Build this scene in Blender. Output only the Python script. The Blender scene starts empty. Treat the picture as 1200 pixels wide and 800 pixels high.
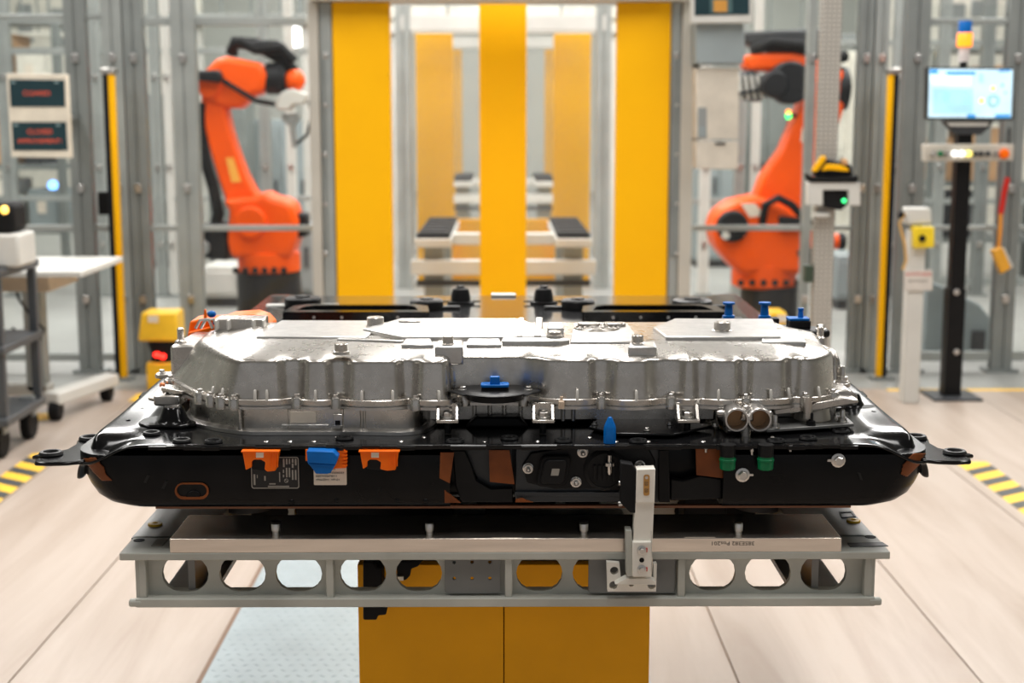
import bpy, bmesh, math, random
from mathutils import Vector, Matrix, Euler

random.seed(7)
SC = bpy.context.scene
COL = SC.collection

# ------------------------------------------------------------------ camera, world, lamps, exposure
FPX = 1667.0                       # 50 mm lens on a 36 mm sensor, in pixels of the 1200x800 frame
PITCH = math.atan(260 / FPX)       # looking slightly down
YAW = 10 / FPX
CAM_POS = Vector((0, 0, 1.6))
cam_data = bpy.data.cameras.new('camera')
cam = bpy.data.objects.new('camera', cam_data)
COL.objects.link(cam)
cam.location = CAM_POS
cam.rotation_euler = (math.pi / 2 - PITCH, 0, -YAW)
cam_data.sensor_width = 36
cam_data.lens = 36 * FPX / 1200
cam_data.clip_end = 200
cam_data.dof.use_dof = True
cam_data.dof.focus_distance = 2.47
cam_data.dof.aperture_fstop = 4.0
SC.camera = cam
CAM_R = cam.rotation_euler.to_matrix()

world = bpy.data.worlds.new('world'); SC.world = world
world.use_nodes = True
bg = world.node_tree.nodes['Background']
bg.inputs[0].default_value = (0.97, 0.98, 1.0, 1)
bg.inputs[1].default_value = 0.26

def area(name, loc, sx, sy, power, col=(1, 0.975, 0.945)):
    l = bpy.data.lights.new(name, 'AREA'); l.shape = 'RECTANGLE'; l.size = sx; l.size_y = sy
    l.energy = power; l.color = col
    o = bpy.data.objects.new(name, l); COL.objects.link(o); o.location = loc
    return o
# three rows of ceiling luminaires that run along the hall
for lx in (-4.2, 0.0, 4.2):
    area('ceiling_lamp', (lx, 3.4, 6.35), 0.8, 7, 235)
    area('ceiling_lamp', (lx, 12.0, 6.35), 0.8, 9, 500)
for lx in (-5.5, 0.0, 5.5):
    area('ceiling_lamp', (lx, 23.2, 6.35), 0.9, 12, 430)

SC.view_settings.view_transform = 'Standard'
SC.view_settings.look = 'None'
SC.view_settings.gamma = 1.0
SC.view_settings.use_curve_mapping = False
SC.view_settings.exposure = 0.30
try:
    SC.cycles.use_denoising = True
    SC.cycles.max_bounces = 8
    SC.cycles.transparent_max_bounces = 16
    SC.cycles.caustics_reflective = False
    SC.cycles.caustics_refractive = False
    SC.cycles.sample_clamp_indirect = 6
except Exception:
    pass

# ------------------------------------------------------------------ measuring: pixel of the photograph -> point of the place
def ray(x, y):
    return CAM_R @ Vector(((x - 600) / FPX, -(y - 400) / FPX, -1))
def P(x, y, Y):
    d = ray(x, y); return CAM_POS + d * (Y / d.y)
def PZ(x, y, Z):
    d = ray(x, y); return CAM_POS + d * ((Z - CAM_POS.z) / d.z)
def X_(x, y, Y): return P(x, y, Y).x
def Z_(y, Y, x=590): return P(x, y, Y).z
def S_(Y): return Y / FPX            # size of one pixel at that distance

# ------------------------------------------------------------------ materials
def srgb(r, g, b):
    def f(c):
        c /= 255.0
        return c / 12.92 if c <= 0.04045 else ((c + 0.055) / 1.055) ** 2.4
    return (f(r), f(g), f(b), 1)
MATS = {}
def mat(name, col, rough=0.5, metal=0.0, var=0.06, scale=8.0, bump=0.0, bscale=60.0, spec=0.5, emit=0.0,
        stretch=(1, 1, 1), coat=0.0, ior=1.5, rvar=0.0):
    if name in MATS: return MATS[name]
    m = bpy.data.materials.new(name); m.use_nodes = True
    nt = m.node_tree; n = nt.nodes; L = nt.links
    b = n['Principled BSDF']
    c = col if len(col) == 4 else tuple(col) + (1,)
    b.inputs['Roughness'].default_value = rough
    b.inputs['Metallic'].default_value = metal
    b.inputs['Specular IOR Level'].default_value = spec
    b.inputs['IOR'].default_value = ior
    b.inputs['Coat Weight'].default_value = coat
    b.inputs['Coat Roughness'].default_value = 0.04
    tc = n.new('ShaderNodeTexCoord'); mp = n.new('ShaderNodeMapping'); mp.inputs['Scale'].default_value = stretch
    L.new(tc.outputs['Object'], mp.inputs['Vector'])
    nz = n.new('ShaderNodeTexNoise'); nz.inputs['Scale'].default_value = scale; nz.inputs['Detail'].default_value = 5
    L.new(mp.outputs[0], nz.inputs['Vector'])
    rp = n.new('ShaderNodeValToRGB')
    lo = tuple(max(0, v * (1 - var * 2)) for v in c[:3]) + (1,)
    hi = tuple(min(1, v * (1 + var * 2)) for v in c[:3]) + (1,)
    rp.color_ramp.elements[0].position = 0.3; rp.color_ramp.elements[0].color = lo
    rp.color_ramp.elements[1].position = 0.7; rp.color_ramp.elements[1].color = hi
    L.new(nz.outputs['Fac'], rp.inputs['Fac'])
    L.new(rp.outputs[0], b.inputs['Base Color'])
    if rvar:
        mr = n.new('ShaderNodeMapRange'); mr.inputs[3].default_value = max(0.02, rough - rvar); mr.inputs[4].default_value = rough + rvar
        L.new(nz.outputs['Fac'], mr.inputs[0]); L.new(mr.outputs[0], b.inputs['Roughness'])
    if bump:
        nb = n.new('ShaderNodeTexNoise'); nb.inputs['Scale'].default_value = bscale; nb.inputs['Detail'].default_value = 3
        L.new(mp.outputs[0], nb.inputs['Vector'])
        bp = n.new('ShaderNodeBump'); bp.inputs['Strength'].default_value = bump; bp.inputs['Distance'].default_value = 0.002
        L.new(nb.outputs['Fac'], bp.inputs['Height']); L.new(bp.outputs[0], b.inputs['Normal'])
    if emit:
        L.new(rp.outputs[0], b.inputs['Emission Color']); b.inputs['Emission Strength'].default_value = emit
    MATS[name] = m
    return m

def glass_mat(name, tint, haze):
    """clear acrylic pane: looks through, mirrors a little, with a thin dull film"""
    m = bpy.data.materials.new(name); m.use_nodes = True
    nt = m.node_tree; n = nt.nodes; L = nt.links
    n.remove(n['Principled BSDF']); out = n['Material Output']
    tr = n.new('ShaderNodeBsdfTransparent'); tr.inputs[0].default_value = tint
    gl = n.new('ShaderNodeBsdfGlossy'); gl.inputs['Roughness'].default_value = 0.03
    df = n.new('ShaderNodeBsdfDiffuse'); df.inputs[0].default_value = (0.75, 0.77, 0.75, 1)
    fr = n.new('ShaderNodeFresnel'); fr.inputs[0].default_value = 1.25
    nz = n.new('ShaderNodeTexNoise'); nz.inputs['Scale'].default_value = 1.5
    mu = n.new('ShaderNodeMath'); mu.operation = 'MULTIPLY'; mu.inputs[1].default_value = haze * 2
    L.new(nz.outputs['Fac'], mu.inputs[0])
    m1 = n.new('ShaderNodeMixShader'); m2 = n.new('ShaderNodeMixShader')
    L.new(mu.outputs[0], m1.inputs[0]); L.new(tr.outputs[0], m1.inputs[1]); L.new(df.outputs[0], m1.inputs[2])
    L.new(fr.outputs[0], m2.inputs[0]); L.new(m1.outputs[0], m2.inputs[1]); L.new(gl.outputs[0], m2.inputs[2])
    L.new(m2.outputs[0], out.inputs[0])
    return m

def plank_mat():
    m = bpy.data.materials.new('whitewashed_wood'); m.use_nodes = True
    nt = m.node_tree; n = nt.nodes; L = nt.links; b = n['Principled BSDF']
    tc = n.new('ShaderNodeTexCoord'); oi = n.new('ShaderNodeObjectInfo')
    geo = n.new('ShaderNodeNewGeometry')
    mp = n.new('ShaderNodeMapping'); mp.inputs['Scale'].default_value = (7.0, 0.55, 1)
    L.new(geo.outputs['Position'], mp.inputs['Vector'])
    cb = n.new('ShaderNodeCombineXYZ'); L.new(oi.outputs['Random'], cb.inputs[2])
    mu = n.new('ShaderNodeVectorMath'); mu.operation = 'MULTIPLY_ADD'
    mu.inputs[1].default_value = (9, 9, 9); L.new(cb.outputs[0], mu.inputs[0]); L.new(mp.outputs[0], mu.inputs[2])
    nz = n.new('ShaderNodeTexNoise'); nz.inputs['Scale'].default_value = 1.0; nz.inputs['Detail'].default_value = 8; nz.inputs['Roughness'].default_value = 0.62
    nz.inputs['Distortion'].default_value = 0.6
    L.new(mu.outputs[0], nz.inputs['Vector'])
    rp = n.new('ShaderNodeValToRGB')
    e = rp.color_ramp.elements
    e[0].position = 0.26; e[0].color = srgb(156, 138, 123)
    e[1].position = 0.62; e[1].color = srgb(180, 166, 154)
    L.new(nz.outputs['Fac'], rp.inputs['Fac'])
    hs = n.new('ShaderNodeHueSaturation'); mr = n.new('ShaderNodeMapRange')
    mr.inputs[3].default_value = 0.96; mr.inputs[4].default_value = 1.04
    L.new(oi.outputs['Random'], mr.inputs[0]); L.new(mr.outputs[0], hs.inputs['Value']); L.new(rp.outputs[0], hs.inputs['Color'])
    L.new(hs.outputs[0], b.inputs['Base Color'])
    b.inputs['Roughness'].default_value = 0.42
    return m

def cast_mat(name, col, rough):
    """die-cast aluminium: mottled, faintly streaked, slightly warm and grey patches"""
    m = bpy.data.materials.new(name); m.use_nodes = True
    nt = m.node_tree; n = nt.nodes; L = nt.links; b = n['Principled BSDF']
    b.inputs['Metallic'].default_value = 1.0
    tc = n.new('ShaderNodeTexCoord')
    nz = n.new('ShaderNodeTexNoise'); nz.inputs['Scale'].default_value = 26; nz.inputs['Detail'].default_value = 6; nz.inputs['Roughness'].default_value = 0.65
    L.new(tc.outputs['Object'], nz.inputs['Vector'])
    rp = n.new('ShaderNodeValToRGB'); e = rp.color_ramp.elements
    e[0].position = 0.28; e[0].color = tuple(v * 0.74 for v in col) + (1,)
    e[1].position = 0.66; e[1].color = tuple(col) + (1,)
    L.new(nz.outputs['Fac'], rp.inputs['Fac']); L.new(rp.outputs[0], b.inputs['Base Color'])
    mr = n.new('ShaderNodeMapRange'); mr.inputs[3].default_value = rough + 0.10; mr.inputs[4].default_value = rough - 0.06
    L.new(nz.outputs['Fac'], mr.inputs[0]); L.new(mr.outputs[0], b.inputs['Roughness'])
    nb = n.new('ShaderNodeTexNoise'); nb.inputs['Scale'].default_value = 140; nb.inputs['Detail'].default_value = 4
    L.new(tc.outputs['Object'], nb.inputs['Vector'])
    bp = n.new('ShaderNodeBump'); bp.inputs['Strength'].default_value = 0.12; bp.inputs['Distance'].default_value = 0.001
    L.new(nb.outputs['Fac'], bp.inputs['Height']); L.new(bp.outputs[0], b.inputs['Normal'])
    MATS[name] = m
    return m

def dots_mat():
    """galvanised profile with a grid of punched holes (too small to build singly)"""
    m = mat('punched_steel', srgb(172, 168, 160), 0.5, 0.3)
    n = m.node_tree.nodes; L = m.node_tree.links; b = n['Principled BSDF']
    geo = n.new('ShaderNodeNewGeometry')
    sp = n.new('ShaderNodeVectorMath'); sp.operation = 'MODULO'; sp.inputs[1].default_value = (0.025, 100, 0.025)
    off = n.new('ShaderNodeVectorMath'); off.operation = 'ADD'; off.inputs[1].default_value = (100, 100, 100)
    L.new(geo.outputs['Position'], off.inputs[0]); L.new(off.outputs[0], sp.inputs[0])
    sb = n.new('ShaderNodeVectorMath'); sb.operation = 'SUBTRACT'; sb.inputs[1].default_value = (0.0125, 0, 0.0125)
    L.new(sp.outputs[0], sb.inputs[0])
    ml = n.new('ShaderNodeVectorMath'); ml.operation = 'MULTIPLY'; ml.inputs[1].default_value = (1, 0, 1); L.new(sb.outputs[0], ml.inputs[0])
    ln = n.new('ShaderNodeVectorMath'); ln.operation = 'LENGTH'; L.new(ml.outputs[0], ln.inputs[0])
    lt = n.new('ShaderNodeMath'); lt.operation = 'LESS_THAN'; lt.inputs[1].default_value = 0.007; L.new(ln.outputs['Value'], lt.inputs[0])
    mx = n.new('ShaderNodeMixRGB'); mx.inputs[1].default_value = srgb(188, 184, 176); mx.inputs[2].default_value = srgb(120, 116, 110)
    L.new(lt.outputs[0], mx.inputs[0]); L.new(mx.outputs[0], b.inputs['Base Color'])
    return m

ALU = cast_mat('cast_aluminium', (0.63, 0.595, 0.55), 0.26)
ALU_TOP = cast_mat('cast_aluminium_machined', (0.64, 0.625, 0.605), 0.32)
STEEL = mat('zinc_steel', (0.62, 0.60, 0.57, 1), 0.28, 1.0, 0.08, 40)
BLACKG = mat('black_gloss_coating', srgb(15, 15, 16), 0.13, 0, 0.15, 20, 0.0, 30, spec=0.28)
BLACKB = mat('black_satin_coating', srgb(17, 17, 18), 0.24, 0, 0.15, 14, 0.0, 25, spec=0.16)
BLACKP = mat('black_plastic', srgb(17, 17, 18), 0.42, 0, 0.1, 30, 0.1, 200, spec=0.22)
RUBBER = mat('black_rubber', srgb(20, 20, 21), 0.7, 0, 0.1, 30, spec=0.2)
ORANGE = mat('orange_connector_plastic', srgb(255, 110, 2), 0.42, 0, 0.05, 30, spec=0.25)
BLUE = mat('blue_cap_plastic', srgb(0, 98, 178), 0.42, 0, 0.05, 30, spec=0.22)
GREEN = mat('green_cap_plastic', srgb(0, 104, 62), 0.4, 0, 0.06, 30, spec=0.3)
BROWN = mat('plain_brown', srgb(124, 66, 28), 0.35, 0, 0.15, 18, spec=0.25)  # flat brown of the patches and the cut-out rim
WHITEP = mat('white_paper_label', srgb(226, 214, 198), 0.6, 0, 0.03, 20)
INK = mat('dark_ink', srgb(70, 66, 62), 0.7)
LIGHTINK = mat('light_grey_print', srgb(150, 146, 138), 0.6)
FRAME = mat('grey_green_frame_paint', srgb(176, 177, 169), 0.5, 0, 0.08, 7, 0.05, 90)
FRAMETOP = mat('grey_plate_steel', srgb(120, 120, 118), 0.42, 0.35, 0.12, 6, 0.04, 90)
DARKPLATE = mat('dark_grey_plate', srgb(112, 113, 111), 0.5, 0.1, 0.06, 9)
BOARD = mat('milled_aluminium_board', (0.78, 0.71, 0.63, 1), 0.22, 0.9, 0.05, 8, 0.02, 120, stretch=(1, 12, 12))
WHITEMET = mat('white_grey_painted_metal', srgb(232, 228, 218), 0.48, 0, 0.04, 12)
YELLOW = mat('shaded_signal_yellow', srgb(240, 168, 0), 0.5, 0, 0.03, 5, 0.05, 140, spec=0.25)  # signal yellow with the pedestal's shade put into the colour
YELLOWP = mat('signal_yellow_paint', srgb(255, 186, 0), 0.5, 0, 0.02, 2, spec=0.2)
YELLOWD = mat('yellow_black_device', srgb(240, 190, 40), 0.4, 0, 0.04, 10)
ALUPROF = mat('aluminium_profile', srgb(164, 169, 166), 0.42, 0.45, 0.06, 4)
ALUDARK = mat('grey_steel_profile', srgb(134, 139, 137), 0.45, 0.35, 0.06, 4)
PORTAL = mat('portal_grey_beige_paint', srgb(186, 181, 170), 0.5, 0.0, 0.03, 4)
ROBOT = mat('robot_orange_paint', srgb(246, 87, 0), 0.42, 0, 0.06, 3, spec=0.25)
ROBOTG = mat('robot_dark_cast', srgb(26, 27, 30), 0.5, 0.0, 0.1, 6, spec=0.25)
LIGHTGREY = mat('light_grey_paint', srgb(205, 204, 198), 0.5, 0, 0.04, 3)
MIDGREY = mat('mid_grey_paint', srgb(140, 144, 143), 0.5, 0, 0.05, 3)
BLUEGREY = mat('blue_grey_sheet', srgb(146, 156, 158), 0.5, 0.1, 0.05, 3)
DARKGREY = mat('dark_grey_paint', srgb(50, 52, 55), 0.5, 0, 0.08, 4)
CARDBOARD = mat('cardboard', srgb(188, 150, 112), 0.75, 0, 0.07, 5)
CONCRETE = mat('grey_concrete', srgb(146, 147, 143), 0.45, 0, 0.06, 1.4, 0.06, 30)
CONCRETE2 = mat('hall_wall_panel', srgb(196, 198, 192), 0.7, 0, 0.04, 0.7)
TREAD = mat('blue_grey_tread_plate', srgb(154, 166, 170), 0.42, 0.25, 0.05, 5)
GLASS = glass_mat('acrylic_pane', (0.96, 0.97, 0.965, 1), 0.006)
HAZEGLASS = glass_mat('dusty_glass_pane', (0.97, 0.97, 0.96, 1), 0.05)
PLANK = plank_mat()
DOTS = dots_mat()
REDP = mat('red_plastic', srgb(200, 34, 24), 0.4, 0, 0.05, 20)

# ------------------------------------------------------------------ mesh building
ORG = {}
class MB:
    def __init__(s): s.v = []; s.f = []
    def add(s, vs, fs):
        o = len(s.v); s.v += [tuple(v) for v in vs]; s.f += [tuple(i + o for i in f) for f in fs]; return s
    def box(s, x0, x1, y0, y1, z0, z1):
        vs = [(x, y, z) for z in (z0, z1) for y in (y0, y1) for x in (x0, x1)]
        return s.add(vs, [(0, 2, 3, 1), (4, 5, 7, 6), (0, 1, 5, 4), (2, 6, 7, 3), (0, 4, 6, 2), (1, 3, 7, 5)])
    def cbox(s, c, sx, sy, sz):
        return s.box(c[0] - sx / 2, c[0] + sx / 2, c[1] - sy / 2, c[1] + sy / 2, c[2] - sz / 2, c[2] + sz / 2)
    def obox(s, p0, p1, w, h, up=(0, 0, 1)):
        """box beam from p0 to p1"""
        p0 = Vector(p0); p1 = Vector(p1); d = (p1 - p0).normalized(); u = Vector(up)
        a = d.cross(u)
        if a.length < 1e-4: a = d.cross(Vector((0, 1, 0)))
        a.normalize(); b = a.cross(d).normalized()
        vs = []
        for p in (p0, p1):
            for (i, j) in ((-1, -1), (1, -1), (1, 1), (-1, 1)):
                vs.append(p + a * i * w / 2 + b * j * h / 2)
        return s.add(vs, [(3, 2, 1, 0), (4, 5, 6, 7), (0, 1, 5, 4), (1, 2, 6, 5), (2, 3, 7, 6), (3, 0, 4, 7)])
    def lathe(s, base, axis, prof, n=20):
        """prof: (radius, height along axis) from base"""
        base = Vector(base); ax = Vector(axis).normalized()
        a = ax.orthogonal().normalized(); b = ax.cross(a)
        vs = []; fs = []
        for r, h in prof:
            for k in range(n):
                t = 2 * math.pi * k / n
                vs.append(base + ax * h + (a * math.cos(t) + b * math.sin(t)) * r)
        for i in range(len(prof) - 1):
            for k in range(n):
                fs.append((i * n + k, i * n + (k + 1) % n, (i + 1) * n + (k + 1) % n, (i + 1) * n + k))
        fs.append(tuple(reversed(range(n)))); fs.append(tuple(range((len(prof) - 1) * n, len(prof) * n)))
        return s.add(vs, fs)
    def cyl(s, p0, p1, r, n=16, r1=None):
        p0 = Vector(p0); p1 = Vector(p1)
        return s.lathe(p0, p1 - p0, [(r, 0), (r if r1 is None else r1, (p1 - p0).length)], n)
    def tube(s, pts, r, n=8):
        pts = [Vector(p) for p in pts]; vs = []; fs = []; prev = None
        for i, p in enumerate(pts):
            d = (pts[min(i + 1, len(pts) - 1)] - pts[max(i - 1, 0)]).normalized()
            a = d.orthogonal().normalized() if prev is None else (prev - d * prev.dot(d)).normalized()
            prev = a; b = d.cross(a)
            rr = r[i] if isinstance(r, (list, tuple)) else r
            for k in range(n):
                t = 2 * math.pi * k / n; vs.append(p + (a * math.cos(t) + b * math.sin(t)) * rr)
        for i in range(len(pts) - 1):
            for k in range(n):
                fs.append((i * n + k, i * n + (k + 1) % n, (i + 1) * n + (k + 1) % n, (i + 1) * n + k))
        fs.append(tuple(reversed(range(n)))); fs.append(tuple(range((len(pts) - 1) * n, len(pts) * n)))
        return s.add(vs, fs)
    def ring(s, c, axis, R, r, n=24, m=8):
        c = Vector(c); ax = Vector(axis).normalized(); a = ax.orthogonal().normalized(); b = ax.cross(a)
        vs = []; fs = []
        for k in range(n):
            t = 2 * math.pi * k / n; d = a * math.cos(t) + b * math.sin(t)
            for j in range(m):
                q = 2 * math.pi * j / m; vs.append(c + d * (R + r * math.cos(q)) + ax * r * math.sin(q))
        for k in range(n):
            for j in range(m):
                fs.append((k * m + j, ((k + 1) % n) * m + j, ((k + 1) % n) * m + (j + 1) % m, k * m + (j + 1) % m))
        return s.add(vs, fs)
    def prism_y(s, pts, y0, y1):
        """outline in (x, z), any winding, extruded along y"""
        n = len(pts); ar = sum(pts[i][0] * pts[(i + 1) % n][1] - pts[(i + 1) % n][0] * pts[i][1] for i in range(n))
        if ar < 0: pts = pts[::-1]
        vs = [(p[0], y0, p[1]) for p in pts] + [(p[0], y1, p[1]) for p in pts]
        fs = [tuple(range(n)), tuple(reversed(range(n, 2 * n)))]
        fs += [(i + n, (i + 1) % n + n, (i + 1) % n, i) for i in range(n)]
        return s.add(vs, fs)
    def prism_z(s, pts, z0, z1):
        n = len(pts); ar = sum(pts[i][0] * pts[(i + 1) % n][1] - pts[(i + 1) % n][0] * pts[i][1] for i in range(n))
        if ar < 0: pts = pts[::-1]
        vs = [(p[0], p[1], z0) for p in pts] + [(p[0], p[1], z1) for p in pts]
        fs = [tuple(reversed(range(n))), tuple(range(n, 2 * n))]
        fs += [(i, (i + 1) % n, (i + 1) % n + n, i + n) for i in range(n)]
        return s.add(vs, fs)
    def rings(s, rs, cap0=True, cap1=True):
        """loft through closed rings of equal length (counter-clockwise seen from above, going up)"""
        n = len(rs[0]); vs = [p for r in rs for p in r]; fs = []
        for i in range(len(rs) - 1):
            for k in range(n):
                fs.append((i * n + k, i * n + (k + 1) % n, (i + 1) * n + (k + 1) % n, (i + 1) * n + k))
        if cap0: fs.append(tuple(reversed(range(n))))
        if cap1: fs.append(tuple(range((len(rs) - 1) * n, len(rs) * n)))
        return s.add(vs, fs)
    def sphere(s, c, rx, ry, rz, n=14, m=8):
        vs = []; fs = []
        for i in range(m + 1):
            ph = math.pi * i / m - math.pi / 2
            for k in range(n):
                t = 2 * math.pi * k / n
                vs.append((c[0] + rx * math.cos(ph) * math.cos(t), c[1] + ry * math.cos(ph) * math.sin(t), c[2] + rz * math.sin(ph)))
        for i in range(m):
            for k in range(n): fs.append((i * n + k, i * n + (k + 1) % n, (i + 1) * n + (k + 1) % n, (i + 1) * n + k))
        return s.add(vs, fs)
    def mesh(s, name, m, o=(0, 0, 0), smooth=None):
        me = bpy.data.meshes.new(name)
        me.from_pydata([(v[0] - o[0], v[1] - o[1], v[2] - o[2]) for v in s.v], [], s.f)
        me.materials.append(m)
        if smooth: me.shade_smooth(); me.set_sharp_from_angle(angle=math.radians(smooth))
        me.update()
        return me
    def build(s, name, m, parent, bevel=0, seg=2, smooth=35, label=None):
        o = ORG[parent.name]
        ob = bpy.data.objects.new(name, s.mesh(name, m, o, smooth)); COL.objects.link(ob)
        ob.parent = parent; ORG[ob.name] = o
        finish(ob, bevel, seg)
        if label: ob['label'] = label
        return ob
    def solo(s, name, m, label, cat, loc=None, bevel=0, seg=2, smooth=35, group=None, kind=None):
        if loc is None:
            xs = [v[0] for v in s.v]; ys = [v[1] for v in s.v]; zs = [v[2] for v in s.v]
            loc = ((min(xs) + max(xs)) / 2, (min(ys) + max(ys)) / 2, min(zs))
        ob = bpy.data.objects.new(name, s.mesh(name, m, loc, smooth)); COL.objects.link(ob)
        ob.location = loc; ORG[ob.name] = tuple(loc)
        finish(ob, bevel, seg)
        if label: ob['label'] = label
        if cat: ob['category'] = cat
        if group: ob['group'] = group
        if kind: ob['kind'] = kind
        return ob
def finish(ob, bevel, seg):
    if bevel:
        md = ob.modifiers.new('bevel', 'BEVEL'); md.width = bevel; md.segments = seg; md.limit_method = 'ANGLE'
        md.angle_limit = math.radians(40); md.harden_normals = False
def thing(name, label, cat, loc, group=None, kind=None):
    o = bpy.data.objects.new(name, None); COL.objects.link(o); o.location = loc; o.empty_display_size = 0.05
    o['label'] = label
    if cat: o['category'] = cat
    if group: o['group'] = group
    if kind: o['kind'] = kind
    ORG[o.name] = tuple(loc)
    return o
def struct(mb, name, m, label, bevel=0, cat=None):
    return mb.solo(name, m, label, cat, bevel=bevel, kind='structure')
def dup(root, dloc, label=None, parent=None):
    """copy of a thing, its parts and their sub-parts, moved by dloc"""
    c = root.copy(); COL.objects.link(c)
    if parent is None:
        c.location = Vector(root.location) + Vector(dloc)
        if label: c['label'] = label
    else: c.parent = parent
    for ch in list(root.children): dup(ch, dloc, None, c)
    return c
def holed(outer, holes, t):
    """flat plate in xy with round or slotted holes, thickness t, centred on z=0"""
    cu = bpy.data.curves.new('tmp', 'CURVE'); cu.dimensions = '2D'; cu.fill_mode = 'BOTH'; cu.extrude = t / 2
    for pts in [outer] + holes:
        sp = cu.splines.new('POLY'); sp.points.add(len(pts) - 1)
        for q, p in zip(sp.points, pts): q.co = (p[0], p[1], 0, 1)
        sp.use_cyclic_u = True
    ob = bpy.data.objects.new('tmp', cu)
    me = bpy.data.meshes.new_from_object(ob)
    bpy.data.objects.remove(ob); bpy.data.curves.remove(cu)
    return me
def mesh_part(name, me, m, parent, M, bevel=0, smooth=35):
    """mesh data made in its own plane, placed with the world matrix M and hung on parent"""
    me = me.copy(); me.transform(Matrix.Translation(-Vector(ORG[parent.name])) @ M)
    me.materials.clear(); me.materials.append(m)
    me.shade_smooth(); me.set_sharp_from_angle(angle=math.radians(smooth))
    ob = bpy.data.objects.new(name, me); COL.objects.link(ob); ob.parent = parent; ORG[ob.name] = ORG[parent.name]
    finish(ob, bevel, 2)
    return ob
def facing(loc):                       # plane xy -> upright, seen from -y
    return Matrix.Translation(loc) @ Matrix.Rotation(math.pi / 2, 4, 'X')
def circ(cx, cy, r, n=20, ry=None): return [(cx + r * math.cos(2 * math.pi * k / n), cy + (ry or r) * math.sin(2 * math.pi * k / n)) for k in range(n)]
def stadium(cx, cy, w, h, n=8):
    """rounded slot, w wide, h high, semicircular sides"""
    r = h / 2; pts = []
    for k in range(n + 1): t = -math.pi / 2 + math.pi * k / n; pts.append((cx + (w / 2 - r) + r * math.cos(t), cy + r * math.sin(t)))
    for k in range(n + 1): t = math.pi / 2 + math.pi * k / n; pts.append((cx - (w / 2 - r) + r * math.cos(t), cy + r * math.sin(t)))
    return pts
def rrect2(x0, x1, y0, y1, r, n=6):
    pts = []
    for (cx, cy, a) in ((x1 - r, y0 + r, -90), (x1 - r, y1 - r, 0), (x0 + r, y1 - r, 90), (x0 + r, y0 + r, 180)):
        for k in range(n + 1):
            t = math.radians(a + 90 * k / n); pts.append((cx + r * math.cos(t), cy + r * math.sin(t)))
    return pts
def text(name, body, size, m, parent, M, align='CENTER', sx=1.0):
    cu = bpy.data.curves.new('tmp', 'FONT'); cu.body = body; cu.size = size; cu.align_x = align; cu.align_y = 'CENTER'; cu.extrude = 0.0004; cu.resolution_u = 2
    ob = bpy.data.objects.new('tmp', cu)
    me = bpy.data.meshes.new_from_object(ob); bpy.data.objects.remove(ob); bpy.data.curves.remove(cu)
    if sx != 1.0: me.transform(Matrix.Diagonal((sx, 1, 1, 1)))
    me.name = name
    return mesh_part(name, me, m, parent, M)

BOLT = {}
def bolt(parent, p, axis=(0, 0, 1), r=0.006, kind='hex', name='bolt', m=None):
    """flanged screw head: washer plus hexagon"""
    key = (round(r, 4), kind, (m or STEEL).name)
    if key not in BOLT:
        b = MB()
        if kind == 'hex':
            b.lathe((0, 0, 0), (0, 0, 1), [(r * 1.45, 0), (r * 1.45, r * 0.25), (r * 1.2, r * 0.35)], 14)
            b.lathe((0, 0, r * 0.3), (0, 0, 1), [(r, 0), (r, r * 0.8), (r * 0.8, r * 0.95)], 6)
        elif kind == 'cap':
            b.lathe((0, 0, 0), (0, 0, 1), [(r, 0), (r, r * 1.3), (r * 0.9, r * 1.5), (r * 0.5, r * 1.5), (r * 0.45, r * 1.1)], 12)
        elif kind == 'stud':
            b.lathe((0, 0, 0), (0, 0, 1), [(r * 2.2, 0), (r * 2.2, r * 0.4), (r * 1.9, r * 0.5), (r * 1.9, r * 1.8), (r, r * 1.9), (r, r * 4.8), (r * 0.7, r * 5.4)], 12)
        elif kind == 'flat':
            b.lathe((0, 0, 0), (0, 0, 1), [(r, 0), (r, r * 0.2), (r * 0.8, r * 0.3)], 12)
        BOLT[key] = b.mesh(name, m or STEEL, (0, 0, 0), 35)
    ob = bpy.data.objects.new(name, BOLT[key]); COL.objects.link(ob); ob.parent = parent
    ob.location = Vector(p) - Vector(ORG[parent.name])
    ob.rotation_euler = Vector((0, 0, 1)).rotation_difference(Vector(axis)).to_euler()
    ORG[ob.name] = tuple(p)
    return ob
def sstep(a, b, x):
    t = max(0.0, min(1.0, (x - a) / (b - a))); return t * t * (3 - 2 * t)

# ================================================================== the hall
floor = thing('floor', 'pale whitewashed wooden plank floor of the assembly area', None, (0, 3, 0), kind='structure')
PX0, PW, PL = -7.025, 0.70, 11.6
plank_mesh = {}
joints = [(-0.02 + 0.70 * k - 0.005) for k in range(-10, 11)]
for k in range(-9, 9):
    x0 = 0.675 + 0.70 * (k - 0); x1 = x0 + 0.70
    for j in range(1):
        y0 = -3.2 + j * PL + (1.1 if k % 2 else 0) * 0; y1 = y0 + PL
        if 'p' not in plank_mesh:
            b = MB().box(0.003, PW - 0.003, 0.002, PL - 0.002, -0.02, 0.0)
            plank_mesh['p'] = b.mesh('plank', PLANK)
        ob = bpy.data.objects.new('plank', plank_mesh['p']); COL.objects.link(ob); ob.parent = floor
        ob.location = (x0, y0 - 3, 0); ORG[ob.name] = (0, 3, 0)
sub = MB().box(-5.7, 7.0, -3.2, 8.4, -0.06, -0.012)
sub.build('joint_filler', mat('brown_joint_filler', srgb(186, 148, 112), 0.7), floor)
struct(MB().box(-13, 13, 8.4, 32, -0.06, 0.0), 'floor', CONCRETE, 'grey concrete floor inside the fenced robot cells')
struct(MB().box(-13, -5.7, -8, 8.4, -0.06, -0.001), 'floor', CONCRETE, 'grey concrete floor along the left aisle')
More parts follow.
